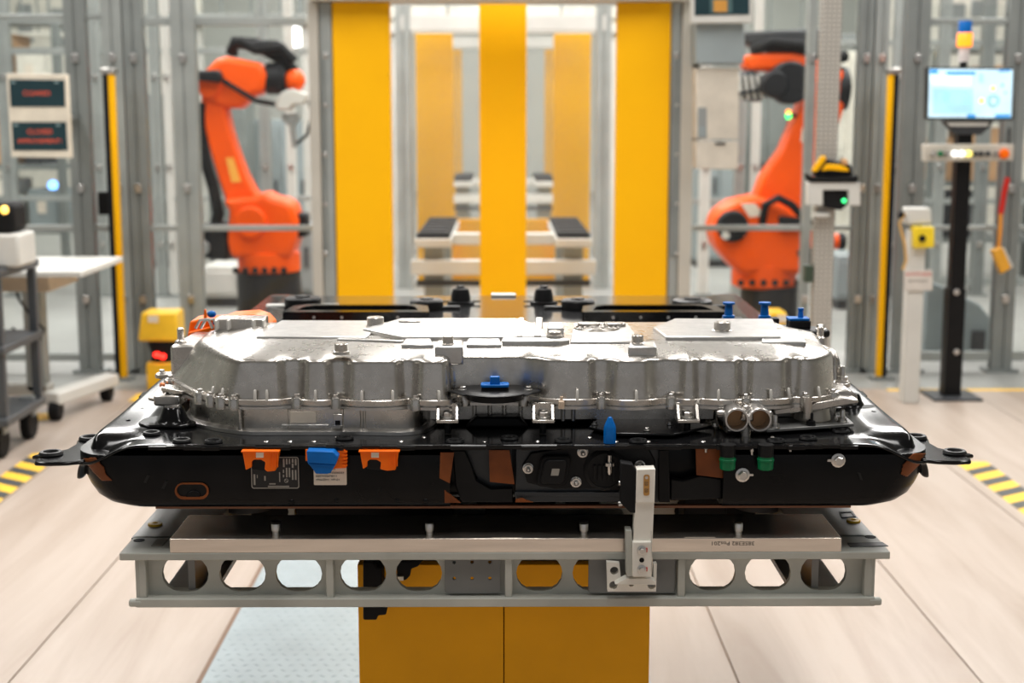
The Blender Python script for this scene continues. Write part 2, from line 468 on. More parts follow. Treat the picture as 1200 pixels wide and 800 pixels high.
struct(MB().box(7.0, 13, -8, 8.4, -0.06, -0.001), 'floor', CONCRETE, 'grey concrete floor along the right aisle')
struct(MB().box(-5.7, 7.0, -8, -3.2, -0.06, -0.001), 'floor', CONCRETE, 'grey concrete floor behind the planks')
struct(MB().box(-13, 13, 32, 32.2, 0, 7), 'wall_back', CONCRETE2, 'pale grey panelled wall at the far end of the hall')
struct(MB().box(-13.2, -13, -8, 32, 0, 7), 'wall_left', CONCRETE2, 'pale grey panelled wall along the left of the hall')
struct(MB().box(13, 13.2, -8, 32, 0, 7), 'wall_right', CONCRETE2, 'pale grey panelled wall along the right of the hall')
struct(MB().box(-13, 13, -8, 32, 6.8, 7), 'ceiling', mat('hall_ceiling', srgb(150, 150, 146), 0.7), 'grey ceiling high above the line')

# ================================================================== battery pack
YF, YB = 2.36, 4.39
pack = thing('battery_pack', 'large black high-voltage battery pack resting on the grey carrier frame', 'battery', (0, 3.35, 0.9362))
NX0, NX1 = P(527, 550, YF).x, P(848, 550, YF).x
def pack_ring(z, hw, y0, y1, r, notch):
    pts = []
    pts += [(NX0, y0), (NX0, y0 + notch), (NX1, y0 + notch), (NX1, y0)]
    for (cx, cy, a) in ((hw - r, y0 + r, -90), (hw - r, y1 - r, 0), (-hw + r, y1 - r, 90), (-hw + r, y0 + r, 180)):
        for k in range(13):
            t = math.radians(a + 90 * k / 12); pts.append((cx + r * math.cos(t), cy + r * math.sin(t)))
    return [(p[0], p[1], z) for p in pts]
b = MB()
prof = [(0.9400, .630, .040, .050), (0.9412, .648, .024, .054), (0.944, .668, .011, .058), (0.951, .691, .003, .062), (0.962, .708, .0005, .066), (0.978, .720, 0, .07), (1.0, .731, 0, .072), (1.02, .738, 0, .074), (1.036, .738, 0.002, .074)]
b.rings([pack_ring(z, hw, YF + dy, YB - dy, r, 0.045) for z, hw, dy, r in prof])
body = b.build('lower_tray', BLACKB, pack, smooth=50)
# top cover: pressed sheet with falling sides and dipped front corners
xs = sorted(set([round(s * v, 4) for s in (-1, 1) for v in (0, .1, .2, .3, .4, .5, .56, .60, .62, .64, .655, .67, .68, .69, .70, .706, .711, .715, .719, .723, .727, .731, .736, .742)]))
ys = [2.352, 2.36, 2.37, 2.385, 2.396, 2.404, 2.411, 2.418, 2.425, 2.44, 2.46, 2.49, 2.53, 2.6, 2.8, 3.0, 3.3, 3.6, 3.9, 4.2, 4.3, 4.34, 4.37, 4.39, 4.40]
def cover_z(x, y):
    ax = abs(x)
    z = 1.056 + 0.006 * sstep(0.60, 0.66, ax) * sstep(2.40, 2.46, y) - 0.052 * sstep(0.709, 0.733, ax) * sstep(2.37, 2.42, y)
    z -= 0.034 * sstep(0.625, 0.72, ax) * (1 - sstep(2.398, 2.424, y))
    z += 0.012 * sstep(2.62, 2.95, y) * (1 - sstep(0.709, 0.733, ax))
    z -= 0.05 * sstep(4.33, 4.40, y)
    return z
def plan_round(x, y):
    r = 0.07; hw = 0.742; y0 = 2.352
    cx = hw - r; cy = y0 + r; ax = abs(x)
    if ax > cx and y < cy:
        dx = ax - cx; dy = cy - y; m = max(dx, dy); L = math.hypot(dx, dy)
        if L > 0: return math.copysign(cx + dx * m / L, x), cy - dy * m / L
    return x, y
vs = []; fs = []
for y in ys:
    for x in xs:
        px_, py_ = plan_round(x, y); vs.append((px_, py_, cover_z(px_, py_)))
nx = len(xs)
for j in range(len(ys) - 1):
    for i in range(nx - 1): fs.append((j * nx + i, j * nx + i + 1, (j + 1) * nx + i + 1, (j + 1) * nx + i))
cover = MB().add(vs, fs).build('top_cover', BLACKG, pack, smooth=60)
md = cover.modifiers.new('solidify', 'SOLIDIFY'); md.thickness = 0.005; md.offset = -1
md = cover.modifiers.new('subdivide', 'SUBSURF'); md.levels = 1; md.render_levels = 1
# thin brown seal line along the lower edge
MB().box(-.60, .60, YF + .022, YF + .034, 0.9372, 0.9415).build('bottom_seal', mat('rust_brown_sealant', srgb(120, 74, 44), 0.5), pack)
# front flange rim
fl = MB()
for i in range(40):
    xa = -0.60 + 1.2 * i / 40; xb = -0.60 + 1.2 * (i + 1) / 40
    w = 0.0016 * math.sin(i * 1.7)
    fl.box(xa, xb, 2.347 + w, 2.357, 1.049 + w * .6, 1.0548 + w * .5)
fl.build('flange_rim', BLACKG, pack)
# eyelets along the flange
for (ex, ey) in ((178, 513), (213, 516), (250, 517), (404, 513), (533, 519), (597, 513), (660, 516), (748, 517), (910, 517), (947, 513), (985, 510)):
    c = PZ(ex, ey, 1.058 if 200 < ex < 980 else 1.05)
    c.y = max(c.y, 2.372)
    c.z = cover_z(c.x, c.y) + 0.002
    MB().ring(c, (0, 0, 1), 0.0125, 0.0035, 20, 6).build('eyelet', BLACKP, pack)
for sx_ in (312, 340, 368, 395, 470, 497, 568, 630, 691, 722, 760, 824, 905):
    c = PZ(sx_, 512 if sx_ % 2 else 517, 1.0565); bolt(pack, (c.x, max(c.y, 2.362), 1.0562), (0, -0.25, 1), 0.0036, 'flat', 'rivet')
# mounting wings at both front corners
for sgn in (-1, 1):
    wing = MB()
    out = [(.700, 2.40), (.722, 2.372), (.742, 2.362), (.770, 2.358), (.798, 2.362), (.803, 2.38), (.800, 2.40), (.818, 2.408), (.815, 2.418), (.795, 2.43),
           (.785, 2.445), (.772, 2.46), (.768, 2.50), (.775, 2.53), (.768, 2.56), (.735, 2.57), (.700, 2.58)]
    wing.prism_z([(sgn * p[0], p[1]) for p in out], 1.018, 1.025)
    w = wing.build('mounting_wing', BLACKG, pack, bevel=0.003)
    MB().ring((sgn * .786, 2.415, 1.027), (0, 0, 1), 0.016, 0.005, 20, 6).build('eyelet', BLACKP, w)
    MB().ring((sgn * .752, 2.535, 1.027), (0, 0, 1), 0.016, 0.005, 20, 6).build('eyelet', BLACKP, w)
    for k in range(4):     # further wings along the flank
        yy = 2.95 + 0.38 * k
        MB().prism_z([(sgn * p[0], p[1]) for p in ((.735, yy), (.775, yy + .02), (.778, yy + .07), (.735, yy + .09))], 1.014, 1.02).build('side_lug', BLACKG, pack, bevel=0.002)
# brown patches on the lower corners
for sgn, pts in ((-1, ((98, 537), (112, 536), (122, 548), (124, 556), (132, 563), (120, 563), (110, 554))), (1, ((1085, 531), (1070, 531), (1058, 545), (1056, 556), (1063, 558), (1076, 546)))):
    def on_body(x, y):
        # walk along the view ray until it meets the tray flank
        d = ray(x, y); t = 2.30
        while t < 2.60:
            q = CAM_POS + d * t
            hw = 0.55
            for (z0, h0, _, r0), (z1, h1, _, r1) in zip(prof[:-1], prof[1:]):
                if z0 <= q.z <= z1:
                    k = (q.z - z0) / (z1 - z0); hw = h0 + (h1 - h0) * k; r = r0 + (r1 - r0) * k
                    cx = hw - r; cy = YF + r; ax = abs(q.x)
                    ins = (ax < cx and q.y > YF) or (ax >= cx and ((q.y >= cy and ax < hw) or math.hypot(ax - cx, q.y - cy) < r))
                    if ins: return q - d * 0.0025
            t += 0.001
        return CAM_POS + d * 2.45
    def inside(x, y):
        c_ = False
        for i in range(len(pts)):
            (xa, ya), (xb, yb) = pts[i], pts[i - 1]
            if (ya > y) != (yb > y) and x < (xb - xa) * (y - ya) / (yb - ya) + xa: c_ = not c_
        return c_
    idx = {}; vs = []; fs = []
    def vid(i, j):
        if (i, j) not in idx: idx[(i, j)] = len(vs); vs.append(on_body(i, j))
        return idx[(i, j)]
    for i in range(min(p[0] for p in pts), max(p[0] for p in pts)):
        for j in range(min(p[1] for p in pts), max(p[1] for p in pts)):
            if inside(i + .5, j + .5): fs.append((vid(i, j + 1), vid(i + 1, j + 1), vid(i + 1, j), vid(i, j)))
    fm = MB().add(vs, fs).build('brown_patch', BROWN, pack, smooth=60)
    md = fm.modifiers.new('solidify', 'SOLIDIFY'); md.thickness = .001; md.offset = 0
# oval cut-out at the left with brown rim
c = P(225, 575, YF - .002)
me = holed(stadium(0, 0, .058, .029), [stadium(0, 0.001, .051, .022)], .003)
rim = mesh_part('cutout_rim', me, BROWN, pack, facing((c.x, YF - .0028, c.z)), 0.001)
MB().prism_y([(c.x + p[0], c.z + p[1]) for p in stadium(0, 0, .052, .023)], YF - .0006, YF + .006).build('cutout_hollow', mat('hollow_dark', srgb(8, 7, 6), .8), pack)
MB().prism_y([(c.x - .012, c.z - .017), (c.x + .012, c.z - .017), (c.x + .014, c.z - .004), (c.x + .006, c.z + .002), (c.x - .008, c.z - .002)], YF - .004, YF).build('cutout_flap', BLACKB, pack, bevel=.001)
for (sx_, sy_) in ((172, 561), (193, 568), (1008, 558)):
    c = P(sx_, sy_, YF - .001)
    k = -1 if sx_ > 600 else 1
    MB().prism_y([(c.x - .003 - k * .003, c.z - .006), (c.x + .002 - k * .003, c.z - .007), (c.x + .003 + k * .003, c.z + .006), (c.x - .002 + k * .003, c.z + .007)], YF - .002, YF + .002).build('slot_mark', mat('hollow_dark', (0, 0, 0)), pack)
for (sx_, sy_) in ((342, 587), (395, 585), (466, 585), (499, 586)):
    c = P(sx_, sy_, YF + .006)
    MB().sphere(c, .007, .007, .006).build('stamped_dimple', BLACKB, pack)

# --- recess in the middle of the front
YN = YF + 0.045
GREYPL = mat('anthracite_panel', srgb(46, 50, 54), 0.34, 0.2, 0.06, 8)
def ply(pts, Y): return [(P(x, y, Y).x, P(x, y, Y).z) for x, y in pts]
MB().prism_y(ply(((543, 526), (600, 526), (601, 586), (547, 586), (560, 560)), YN - .004), YN - .006, YN - .001).build('recess_panel', GREYPL, pack)
MB().prism_y(ply(((530, 527), (545, 527), (553, 545), (558, 562), (575, 572), (601, 571), (601, 588), (541, 588), (534, 570)), YN - .02), YN - .024, YN - .014).build('recess_dark_bracket', BLACKP, pack, bevel=.002)  # black plastic piece round the left side of the recess
MB().prism_y(ply(((516, 530), (532, 530), (527, 566), (515, 560)), YF - .0015), YF - .002, YF + .003).build('brown_patch', BROWN, pack)  # flat brown patches in and beside the recess
MB().prism_y(ply(((521, 574), (540, 589), (521, 589)), YF - .0015), YF - .002, YF + .003).build('brown_patch', BROWN, pack)
MB().prism_y(ply(((573, 527), (597, 527), (603, 567), (574, 564)), YF + .01), YF + .008, YF + .012).build('brown_patch', BROWN, pack)
MB().prism_y(ply(((604, 585), (612, 583), (618, 586), (625, 588), (604, 588)), YF + .004), YF + .002, YF + .006).build('brown_patch', BROWN, pack)
MB().prism_y(ply(((604, 525), (772, 525), (772, 588), (604, 588)), YF + .02), YF + .018, YF + .044).build('module_panel', GREYPL, pack, bevel=.002)
MB().prism_y(ply(((603, 576), (730, 576), (730, 581), (603, 581)), YF + .012), YF + .010, YF + .02).build('panel_ledge', GREYPL, pack, bevel=.001)
mod = MB().prism_y(ply(((612, 545), (622, 530), (660, 524), (760, 524), (768, 540), (766, 566), (740, 575), (700, 572), (650, 572), (618, 565)), YF + .014), YF + .010, YF + .019).build('junction_plate', BLACKP, pack, bevel=.002)
for k in range(8):
    x0 = 690 + 5 * k
    MB().prism_y(ply(((x0, 532), (x0 + 2, 532), (x0 + 4, 566), (x0 + 2, 566)), YF + .009), YF + .007, YF + .011).build('rib', BLACKP, mod)
c = P(649, 551, YF + .004)
cap = MB(); cap.prism_y([(c.x + p[0] + p[1] * .18, c.z + p[1]) for p in rrect2(-.026, .026, -.027, .027, .010)], YF - .004, YF + .012)
cp = cap.build('square_cap', RUBBER, pack, bevel=.003)
cap = MB(); cap.prism_y([(c.x + p[0] + p[1] * .18, c.z + p[1]) for p in rrect2(-.020, .020, -.021, .021, .008)], YF - .008, YF - .003)
cap.build('cap_centre', BLACKP, cp, bevel=.002)
MB().prism_y([(c.x + .002 + p[0] + p[1] * .18, c.z + p[1]) for p in rrect2(-.0065, .0065, -.006, .006, .001)], YF - .0085, YF - .0078).build('sticker', LIGHTINK, cp)
c = P(709, 551, YF + .006)
MB().lathe((c.x, YF + .015, c.z), (0, -1, 0), [(.036, 0), (.036, .008), (.030, .012), (.030, .010), (.0, .010)], 28).build('round_port', BLACKP, pack)
for k in range(5):
    MB().box(c.x - .02 + k * .008, c.x - .016 + k * .008, YF, YF + .006, c.z - .016, c.z + .010).build('port_fin', BLACKP, pack)
for (sx_, sy_) in ((619, 549), (683, 530), (675, 565), (750, 546)):
    c = P(sx_, sy_, YF + .006)
    r_ = MB().lathe((c.x, YF + .012, c.z), (0, -1, 0), [(.0095, 0), (.0095, .004), (.0075, .005), (.0075, .010), (.0055, .010), (.0055, .006), (.0035, .006), (.0035, .016), (.002, .018)], 18)
    r_.build('sleeve_nut', STEEL, pack)
MB().prism_y(ply(((772, 527), (784, 527), (785, 588), (772, 588)), YF + .004), YF + .002, YF + .044).build('recess_web', BLACKB, pack, bevel=.001)
MB().prism_y(ply(((815, 525), (848, 525), (848, 560), (816, 556)), YF + .012), YF + .010, YF + .014).build('brown_patch', BROWN, pack)
MB().prism_y(ply(((785, 560), (800, 562), (820, 556), (846, 560), (846, 584), (785, 586)), YF + .02), YF + .016, YF + .03).build('recess_bracket', BLACKP, pack, bevel=.003)
# hanging screw behind the blue guide pin
c = P(714, 540, YF + .004)
MB().lathe((c.x, YF - .004, c.z + .012), (0, 0, -1), [(.0035, 0), (.0035, .012), (.009, .013), (.009, .018), (.004, .019), (.004, .030), (.002, .034)], 14).build('hanging_screw', STEEL, pack)
# --- screws with lock plate on the front
for (sx_, sy_, k) in ((870, 556, 1), (982, 539, -1)):
    c = P(sx_, sy_, YF)
    bs = bolt(pack, (c.x, YF - .0005, c.z), (0, -1, 0), 0.0085, 'hex', 'earthing_bolt')
    MB().prism_y([(c.x + k * p[0], c.z + p[1]) for p in ((.008, -.0025), (.0185, -.002), (.0185, .002), (.008, .0025))], YF - .003, YF - .0002).build('lock_tab', STEEL, pack, bevel=.0006)
for (sx_, sy_) in ((827, 526), (881, 529), (926, 525)):
    c = P(sx_, sy_, YF - .004)
    MB().lathe((c.x, YF - .006, c.z + .006), (0, 0, -1), [(.004, 0), (.004, .005), (.0022, .006), (.0022, .011), (.001, .012)], 10).build('screw_tip', STEEL, pack)
# --- connectors at the front
def connector(cx, w_l, w_r, y_top, y_bot, tab):
    Yc = YF - .012
    o = ply(((cx - w_l, y_top), (cx + w_r, y_top), (cx + w_r - 4, y_bot + 1), (cx + w_r - 14, y_bot + 2), (cx + 6, y_top + 22), (cx + 7, y_top + 14), (cx + 2, y_top + 11), (cx - 6, y_top + 11), (cx - 9, y_top + 13), (cx - 9, y_bot - 3), (cx - w_l + 4, y_bot)), Yc)
    cb_ = MB().prism_y(o, YF - .022, YF + .004).build('high_voltage_connector', ORANGE, pack, bevel=.0015)
    for k in range(4):
        x0 = cx + w_r - 12 + 3 * k
        MB().prism_y(ply(((x0, y_top + 2), (x0 + 1, y_top + 2), (x0 + 1, y_bot - 2), (x0, y_bot - 2)), YF - .022), YF - .0235, YF - .021).build('rib', ORANGE, cb_)
    MB().prism_y(ply(((cx - w_l - 1, y_top), (cx + w_r + 1, y_top), (cx + w_r + 1, y_top + 2), (cx - w_l - 1, y_top + 2)), Yc), YF - .026, YF + .004).build('collar', ORANGE, cb_, bevel=.001)
    MB().prism_y(ply(((cx - 10, y_top + 11), (cx + 8, y_top + 11), (cx + 8, y_bot + 3), (cx - 10, y_bot + 1)), YF - .012), YF - .014, YF + .004).build('socket', BLACKP, cb_, bevel=.0015)
    MB().prism_y(ply(((cx - 5, y_top + 2), (cx + 4, y_top + 2), (cx + 4, y_top + 10), (cx - 5, y_top + 10)), YF - .0225), YF - .0230, YF - .0218).build('sticker', WHITEP, cb_)
    return cb_
connector(305, 20, 23, 526, 549, 0)
connector(440, 18, 28, 526, 548, 0)
Yc = YF - .012
oc = MB().prism_y(ply(((358, 526), (405, 526), (406, 548), (390, 549), (384, 545), (364, 540), (358, 540)), Yc), YF - .014, YF + .004).build('high_voltage_connector', ORANGE, pack, bevel=.0015)
for k in range(5):
    MB().prism_y(ply(((401, 528 + 4 * k), (407, 528 + 4 * k), (407, 530 + 4 * k), (401, 530 + 4 * k)), YF - .014), YF - .016, YF - .01).build('rib', ORANGE, oc)
bl = MB()
top = ply(((360, 527), (391, 528), (397, 534), (394, 543), (361, 541)), YF - .03); bot_ = ply(((361, 541), (394, 543), (388, 553), (384, 554), (371, 554), (367, 548)), YF - .026)
bl.prism_y(top, YF - .038, YF - .012)
b1 = bl.build('blue_plug', BLUE, oc, bevel=.0015, label='blue protective plug')
MB().prism_y(bot_, YF - .034, YF - .012).build('plug_tongue', BLUE, oc, bevel=.0015)
# --- type plate and paper label
ax0, az0 = P(295, 572, YF).x, P(295, 572, YF).z; ax1, az1 = P(350, 535, YF).x, P(350, 535, YF).z
tp = MB().prism_y(rrect2(ax0, ax1, az0, az1, .004), YF - .0012, YF + .001).build('type_plate', mat('type_plate_black', srgb(14, 14, 14), .5), pack)
me = holed(rrect2(ax0, ax1, az0, az1, .004), [rrect2(ax0 + .0014, ax1 - .0014, az0 + .0014, az1 - .0014, .003)], .0006)
mesh_part('plate_border', me, LIGHTINK, tp, facing((0, YF - .0014, 0)))
def prnt(x0, y0, x1, y1, par, m, Y):
    a = P(x0, y0, Y); b_ = P(x1, y1, Y)
    MB().box(a.x, b_.x, Y - .0003, Y + .0003, b_.z, a.z).build('print_block', m, par)
for (x0, y0, x1, y1) in ((331.5, 537.5, 333.5, 547), (335, 537.5, 337, 544), (338.5, 537.5, 340, 543.5), (342, 537.5, 344, 542), (345.5, 537.5, 347.5, 545), (342, 543, 344, 548), (331.5, 550, 333, 554), (335, 548, 337, 559),
                         (338.3, 548, 340.2, 559), (342, 550.5, 344, 562), (345.5, 550.5, 347.5, 562), (331.5, 556, 333, 559), (327, 553, 328.5, 564.5), (297, 555.5, 299.5, 568), (301, 556, 302, 560), (309.5, 557.5, 311.5, 563), (315.5, 566, 323, 567.5), (314, 569, 339, 570.5)):
    prnt(x0, y0, x1, y1, tp, LIGHTINK, YF - .0014)
c = P(335.5, 563, YF - .0014)
MB().ring((c.x, YF - .0014, c.z), (0, 1, 0), .0032, .0005, 18, 4).build('print_emblem', LIGHTINK, tp)
for (dx, dz) in ((-.0011, .0011), (.0011, -.0011)):
    MB().cbox((c.x + dx, YF - .0014, c.z + dz), .0019, .0006, .0019).build('print_emblem', LIGHTINK, tp)
ax0, az0 = P(368, 568, YF).x, P(368, 568, YF).z; ax1, az1 = P(406, 541, YF).x, P(406, 541, YF).z
wl = MB().prism_y(rrect2(ax0, ax1, az0, az1, .002), YF - .0012, YF + .001).build('paper_label', WHITEP, pack)
for s_, yy, a0, xx in (('15', 549.5, 'RIGHT', 393), ('00041026050323', 553.8, 'RIGHT', 403), ('0202741026748111', 557.8, 'LEFT', 370), ('>PA6/ZI<<  >PP-E<', 562, 'LEFT', 370)):
    c = P(xx, yy, YF - .0012); text('label_print', s_, .0046 if '>' not in s_ else .0050, INK, wl, facing((c.x, YF - .0013, c.z)), a0)
# --- green caps under the water ports, guide pin
for cx in (852.5, 897):
    c = P(cx, 535, YF - .012)
    gc = MB().lathe((c.x, YF - .014, c.z + .016), (0, 0, -1), [(.013, 0), (.013, .018), (.0145, .019), (.0145, .022), (.0135, .023), (.0130, .036), (.011, .0375)], 22).build('green_cap', GREEN, pack)
    MB().lathe((c.x, YF - .014, c.z + .022), (0, 0, -1), [(.0135, 0), (.0135, .020), (.0125, .021)], 22).build('cap_collar', BLACKP, gc)
c = P(715, 517, YF - .002)
MB().lathe((c.x, YF + .008, 1.056), (0, 0, 1), [(.0105, 0), (.0105, .026), (.0095, .030), (.0035, .044), (.0015, .045)], 8).build('guide_pin', BLUE, pack, smooth=20, label='blue pointed guide pin')
# --- dark stud plates around the housing
def plate_on_cover(name, pts, z, t, m, par=pack, bevel=.0015):
    q = [PZ(x, y, z) for x, y in pts]
    return MB().prism_z([(p.x, p.y) for p in q], z - t, z).build(name, m, par, bevel=bevel)
sp_ = plate_on_cover('stud_plate', ((898, 503), (1001, 496), (990, 486), (900, 490)), 1.068, .006, FRAMETOP)
for (x, y) in ((950, 498), (987, 494), (908, 501)):
    c = PZ(x, y, 1.068); bolt(pack, c, (0, 0, 1), .0042, 'stud', 'stud', BLACKP if x == 950 else None)
sp2 = plate_on_cover('stud_plate', ((690, 500), (720, 507), (790, 508), (835, 498), (780, 489), (700, 490)), 1.066, .005, BLACKG)
for (x, y) in ((758, 504), (697, 497), (785, 497), (838, 499)):
    c = PZ(x, y, 1.067); bolt(pack, c, (0, 0, 1), .004, 'hex', 'plate_bolt')
# left dome under the bracket, right hump
for (x, y, s_) in ((199, 499, .74), (1002, 479, .6)):
    c = PZ(x, y, 1.06)
    MB().lathe((c.x, c.y + .03, 1.060), (0, 0, 1), [(.045 * s_, 0), (.040 * s_, .004), (.034 * s_, .010), (.026 * s_, .036 * s_), (.022 * s_, .040 * s_), (.0, .040 * s_)], 24).build('dome_seat', BLACKG, pack)
    MB().prism_z([(c.x + p[0], c.y + .03 + p[1]) for p in rrect2(-.060, .045, -.042, .042, .03)], 1.056, 1.064).build('dome_base', BLACKG, pack, bevel=.003)
for (x, y) in ((150, 486), (166, 473), (180, 462), (172, 484), (1030, 476)):
    c = PZ(x, y, 1.072); c.x = max(-.69, min(.69, c.x)); c.z = cover_z(c.x, c.y); MB().lathe(c, (0, 0, 1), [(.004, 0), (.004, .0015), (.002, .002)], 10).build('rivet', BLACKG, pack)

# --- dark plated sheet on the rear of the cover
MB().prism_z(rrect2(-.60, .60, 2.93, 4.31, .04), 1.0670, 1.0692).build('cover_sheet', mat('dark_plated_sheet', (0.34, 0.34, 0.35, 1), 0.10, 0.95, 0.04, 3), pack)
# --- black fittings on the rear of the cover
ZC = 1.069
def rear(x, y): return PZ(x, y, ZC)
for (x0, x1, s_) in ((331, 503, 1), (682, 852, -1)):
    a = rear(x0, 378); b_ = rear(x1, 378); y1 = a.y + .16; y0 = a.y
    outer = [(a.x, y0), (b_.x, y0), (b_.x - .01, y1 - .04), (b_.x - .05, y1), (a.x + .05, y1), (a.x + .01, y1 - .04)]
    inner = [(a.x + .03, y0 + .03), (b_.x - .03, y0 + .03), (b_.x - .045, y1 - .05), (b_.x - .065, y1 - .025), (a.x + .065, y1 - .025), (a.x + .045, y1 - .05)]
    me = holed(outer, [inner[::-1]], .030)
    g_ = mesh_part('gasket_frame', me, BLACKG, pack, Matrix.Translation((0, 0, ZC + .014)), .004)
    MB().prism_z(inner, ZC - .002, ZC + .004).build('gasket_floor', FRAMETOP if s_ == 1 else BLACKP, g_)
    for k in range(4):
        t = (k + .5) / 4
        bolt(g_, (a.x + (b_.x - a.x) * (.12 + .76 * t), y0 - .001, ZC + .014), (0, -1, 0), .004, 'flat', 'rivet')
for (x, y, h, w_, m_) in ((355, 360, .030, .055, LIGHTGREY), (500, 362, .028, .05, BLACKP), (677, 362, .028, .05, BLACKP), (811, 361, .026, .06, BLACKP)):
    c = rear(x, y)
    k_ = MB().lathe((c.x, c.y, ZC), (0, 0, 1), [(w_ * .85, 0), (w_ * .95, .004), (w_ * .95, h - .004), (w_ * .85, h), (w_ * .4, h), (w_ * .38, h + .004), (0, h + .004)], 26).build('rubber_buffer', BLACKP, pack)
    MB().box(c.x - w_ * 1.9, c.x + w_ * 1.9, c.y - .014, c.y + .014, ZC, ZC + .009).build('buffer_strap', m_, k_, bevel=.003)
for (x, y) in ((540, 356), (637, 356)):
    c = rear(x, y)
    k_ = MB().lathe((c.x, c.y, ZC), (0, 0, 1), [(.040, 0), (.040, .008), (.029, .010), (.027, .030), (.023, .044), (.012, .048), (.012, .053), (0, .054)], 24).build('dome_buffer', BLACKP, pack)
    MB().box(c.x - .058, c.x + .058, c.y - .012, c.y + .012, ZC + .006, ZC + .010).build('buffer_strap', BLACKG, k_, bevel=.002)
c = PZ(590, 347, ZC); MB().cbox((c.x, c.y, ZC + .004), .075, .04, .008).build('white_marker', LIGHTGREY, pack, bevel=.003)
# blue-capped coolant and vent fittings at the right rear of the housing
for (x, y) in ((853, 385), (895, 385)):
    c = P(x, y, 2.98)
    fb = MB().box(c.x - .012, c.x + .030, 2.965, 2.995, 1.06, c.z + .024).build('plug_block', BLACKP, pack, bevel=.002)
    MB().lathe((c.x, 2.975, c.z + .022), (0, 0, 1), [(.013, 0), (.013, .007), (.009, .008), (.008, .030), (.013, .031), (.013, .035), (.0, .035)], 16).build('blue_cap', BLUE, fb)

# ================================================================== cast aluminium housing on the pack
hs = thing('aluminium_housing', 'ribbed cast aluminium electronics housing bolted on top of the black battery', 'housing', (0, 2.65, 1.056))
front_px = [(204, 2.68), (215, 2.60), (234, 2.52), (262, 2.464), (275, 2.455), (300, 2.452), (326, 2.453), (338, 2.463), (350, 2.462), (358, 2.451), (384, 2.450), (393, 2.459), (402, 2.458), (412, 2.449), (440, 2.446), (466, 2.449),
            (476, 2.459), (484, 2.457), (490, 2.449), (524, 2.449), (529, 2.456), (531, 2.484), (545, 2.490), (580, 2.489), (612, 2.490), (622, 2.482), (636, 2.466), (650, 2.456), (670, 2.453), (692, 2.455), (700, 2.462), (708, 2.461), (722, 2.450), (740, 2.447), (757, 2.450),
            (768, 2.458), (795, 2.459), (803, 2.452), (812, 2.452), (820, 2.459), (835, 2.452), (850, 2.449), (864, 2.452), (872, 2.459), (882, 2.452), (902, 2.452), (920, 2.457), (930, 2.468), (940, 2.466), (952, 2.470), (968, 2.488), (977, 2.52)]
key = [(P(x, 462, y).x, 2.4545 + (y - 2.4545) * 1.55 if (290 < x < 526 or 640 < x < 932) else y) for x, y in front_px]
key = key + [(key[-1][0] + .004, 2.60), (key[-1][0] + .004, 2.83), (key[-1][0] - .03, 2.865), (0.2, 2.868), (-0.2, 2.868), (key[0][0] + .03, 2.865), (key[0][0] - .002, 2.83), (key[0][0] - .004, 2.74)]
def catmull(pts, n=4):
    out = []; N = len(pts)
    for i in range(N):
        p0, p1, p2, p3 = pts[i - 1], pts[i], pts[(i + 1) % N], pts[(i + 2) % N]
        d1 = math.hypot(p2[0] - p1[0], p2[1] - p1[1])
        def tang(a, b, c):
            da = math.hypot(b[0] - a[0], b[1] - a[1]); dc = math.hypot(c[0] - b[0], c[1] - b[1])
            return [((b[k] - a[k]) / da * dc + (c[k] - b[k]) / dc * da) / (da + dc) for k in (0, 1)]
        m1 = tang(p0, p1, p2); m2 = tang(p1, p2, p3)
        for j in range(n):
            t = j / n; h00 = 2 * t ** 3 - 3 * t ** 2 + 1; h10 = t ** 3 - 2 * t ** 2 + t; h01 = -2 * t ** 3 + 3 * t ** 2; h11 = t ** 3 - t ** 2
            out.append(tuple(h00 * p1[k] + h10 * d1 * m1[k] + h01 * p2[k] + h11 * d1 * m2[k] for k in (0, 1)))
    return out
outline = catmull(key, 4)
def offset(pts, d, sm=1):
    N = len(pts); out = []
    for i in range(N):
        a = pts[(i - sm) % N]; b_ = pts[(i + sm) % N]
        tx, ty = b_[0] - a[0], b_[1] - a[1]; L = math.hypot(tx, ty) or 1
        out.append((pts[i][0] + ty / L * d, pts[i][1] - tx / L * d))
    return out
def smooth_pts(pts, k):
    for _ in range(k):
        N = len(pts); pts = [tuple((pts[i - 1][c] + 2 * pts[i][c] + pts[(i + 1) % N][c]) / 4 for c in (0, 1)) for i in range(N)]
    return pts
def left_lean(pts, dx):
    return [(p[0] + dx * (1 - sstep(-.60, -.42, p[0])), p[1]) for p in pts]
rs = []
for (z, inset, lean) in ((1.116, 0, 0), (1.122, .0005, .004), (1.150, .003, .022), (1.174, .005, .038), (1.181, .006, .044), (1.1845, .0085, .05), (1.186, .013, .056)):
    o_ = left_lean(offset(outline, -inset, 2), lean)
    if inset > .01: o_ = smooth_pts(o_, 2)
    rs.append([(p[0], p[1], z) for p in o_])
def inner(p, yf, xl, xr, yb):
    x, y = min(max(p[0], xl), xr), min(max(p[1], yf), yb)
    d = (x - xl) + (y - yf)
    if d < .075: x += (.075 - d) / 2; y += (.075 - d) / 2
    d = (xr - x) + (y - yf)
    if d < .055: x -= (.055 - d) / 2; y += (.055 - d) / 2
    return (x, y)
base_top = left_lean(smooth_pts(offset(outline, -.017, 2), 2), .056)
rs.append([inner(p, 2.500, -.515, .560, 2.845) + (1.1905,) for p in base_top])
rs.append([inner(p, 2.545, -.495, .545, 2.838) + (1.1965,) for p in base_top])
cv = MB().rings(rs, cap0=False).build('cover', ALU, hs, smooth=45)
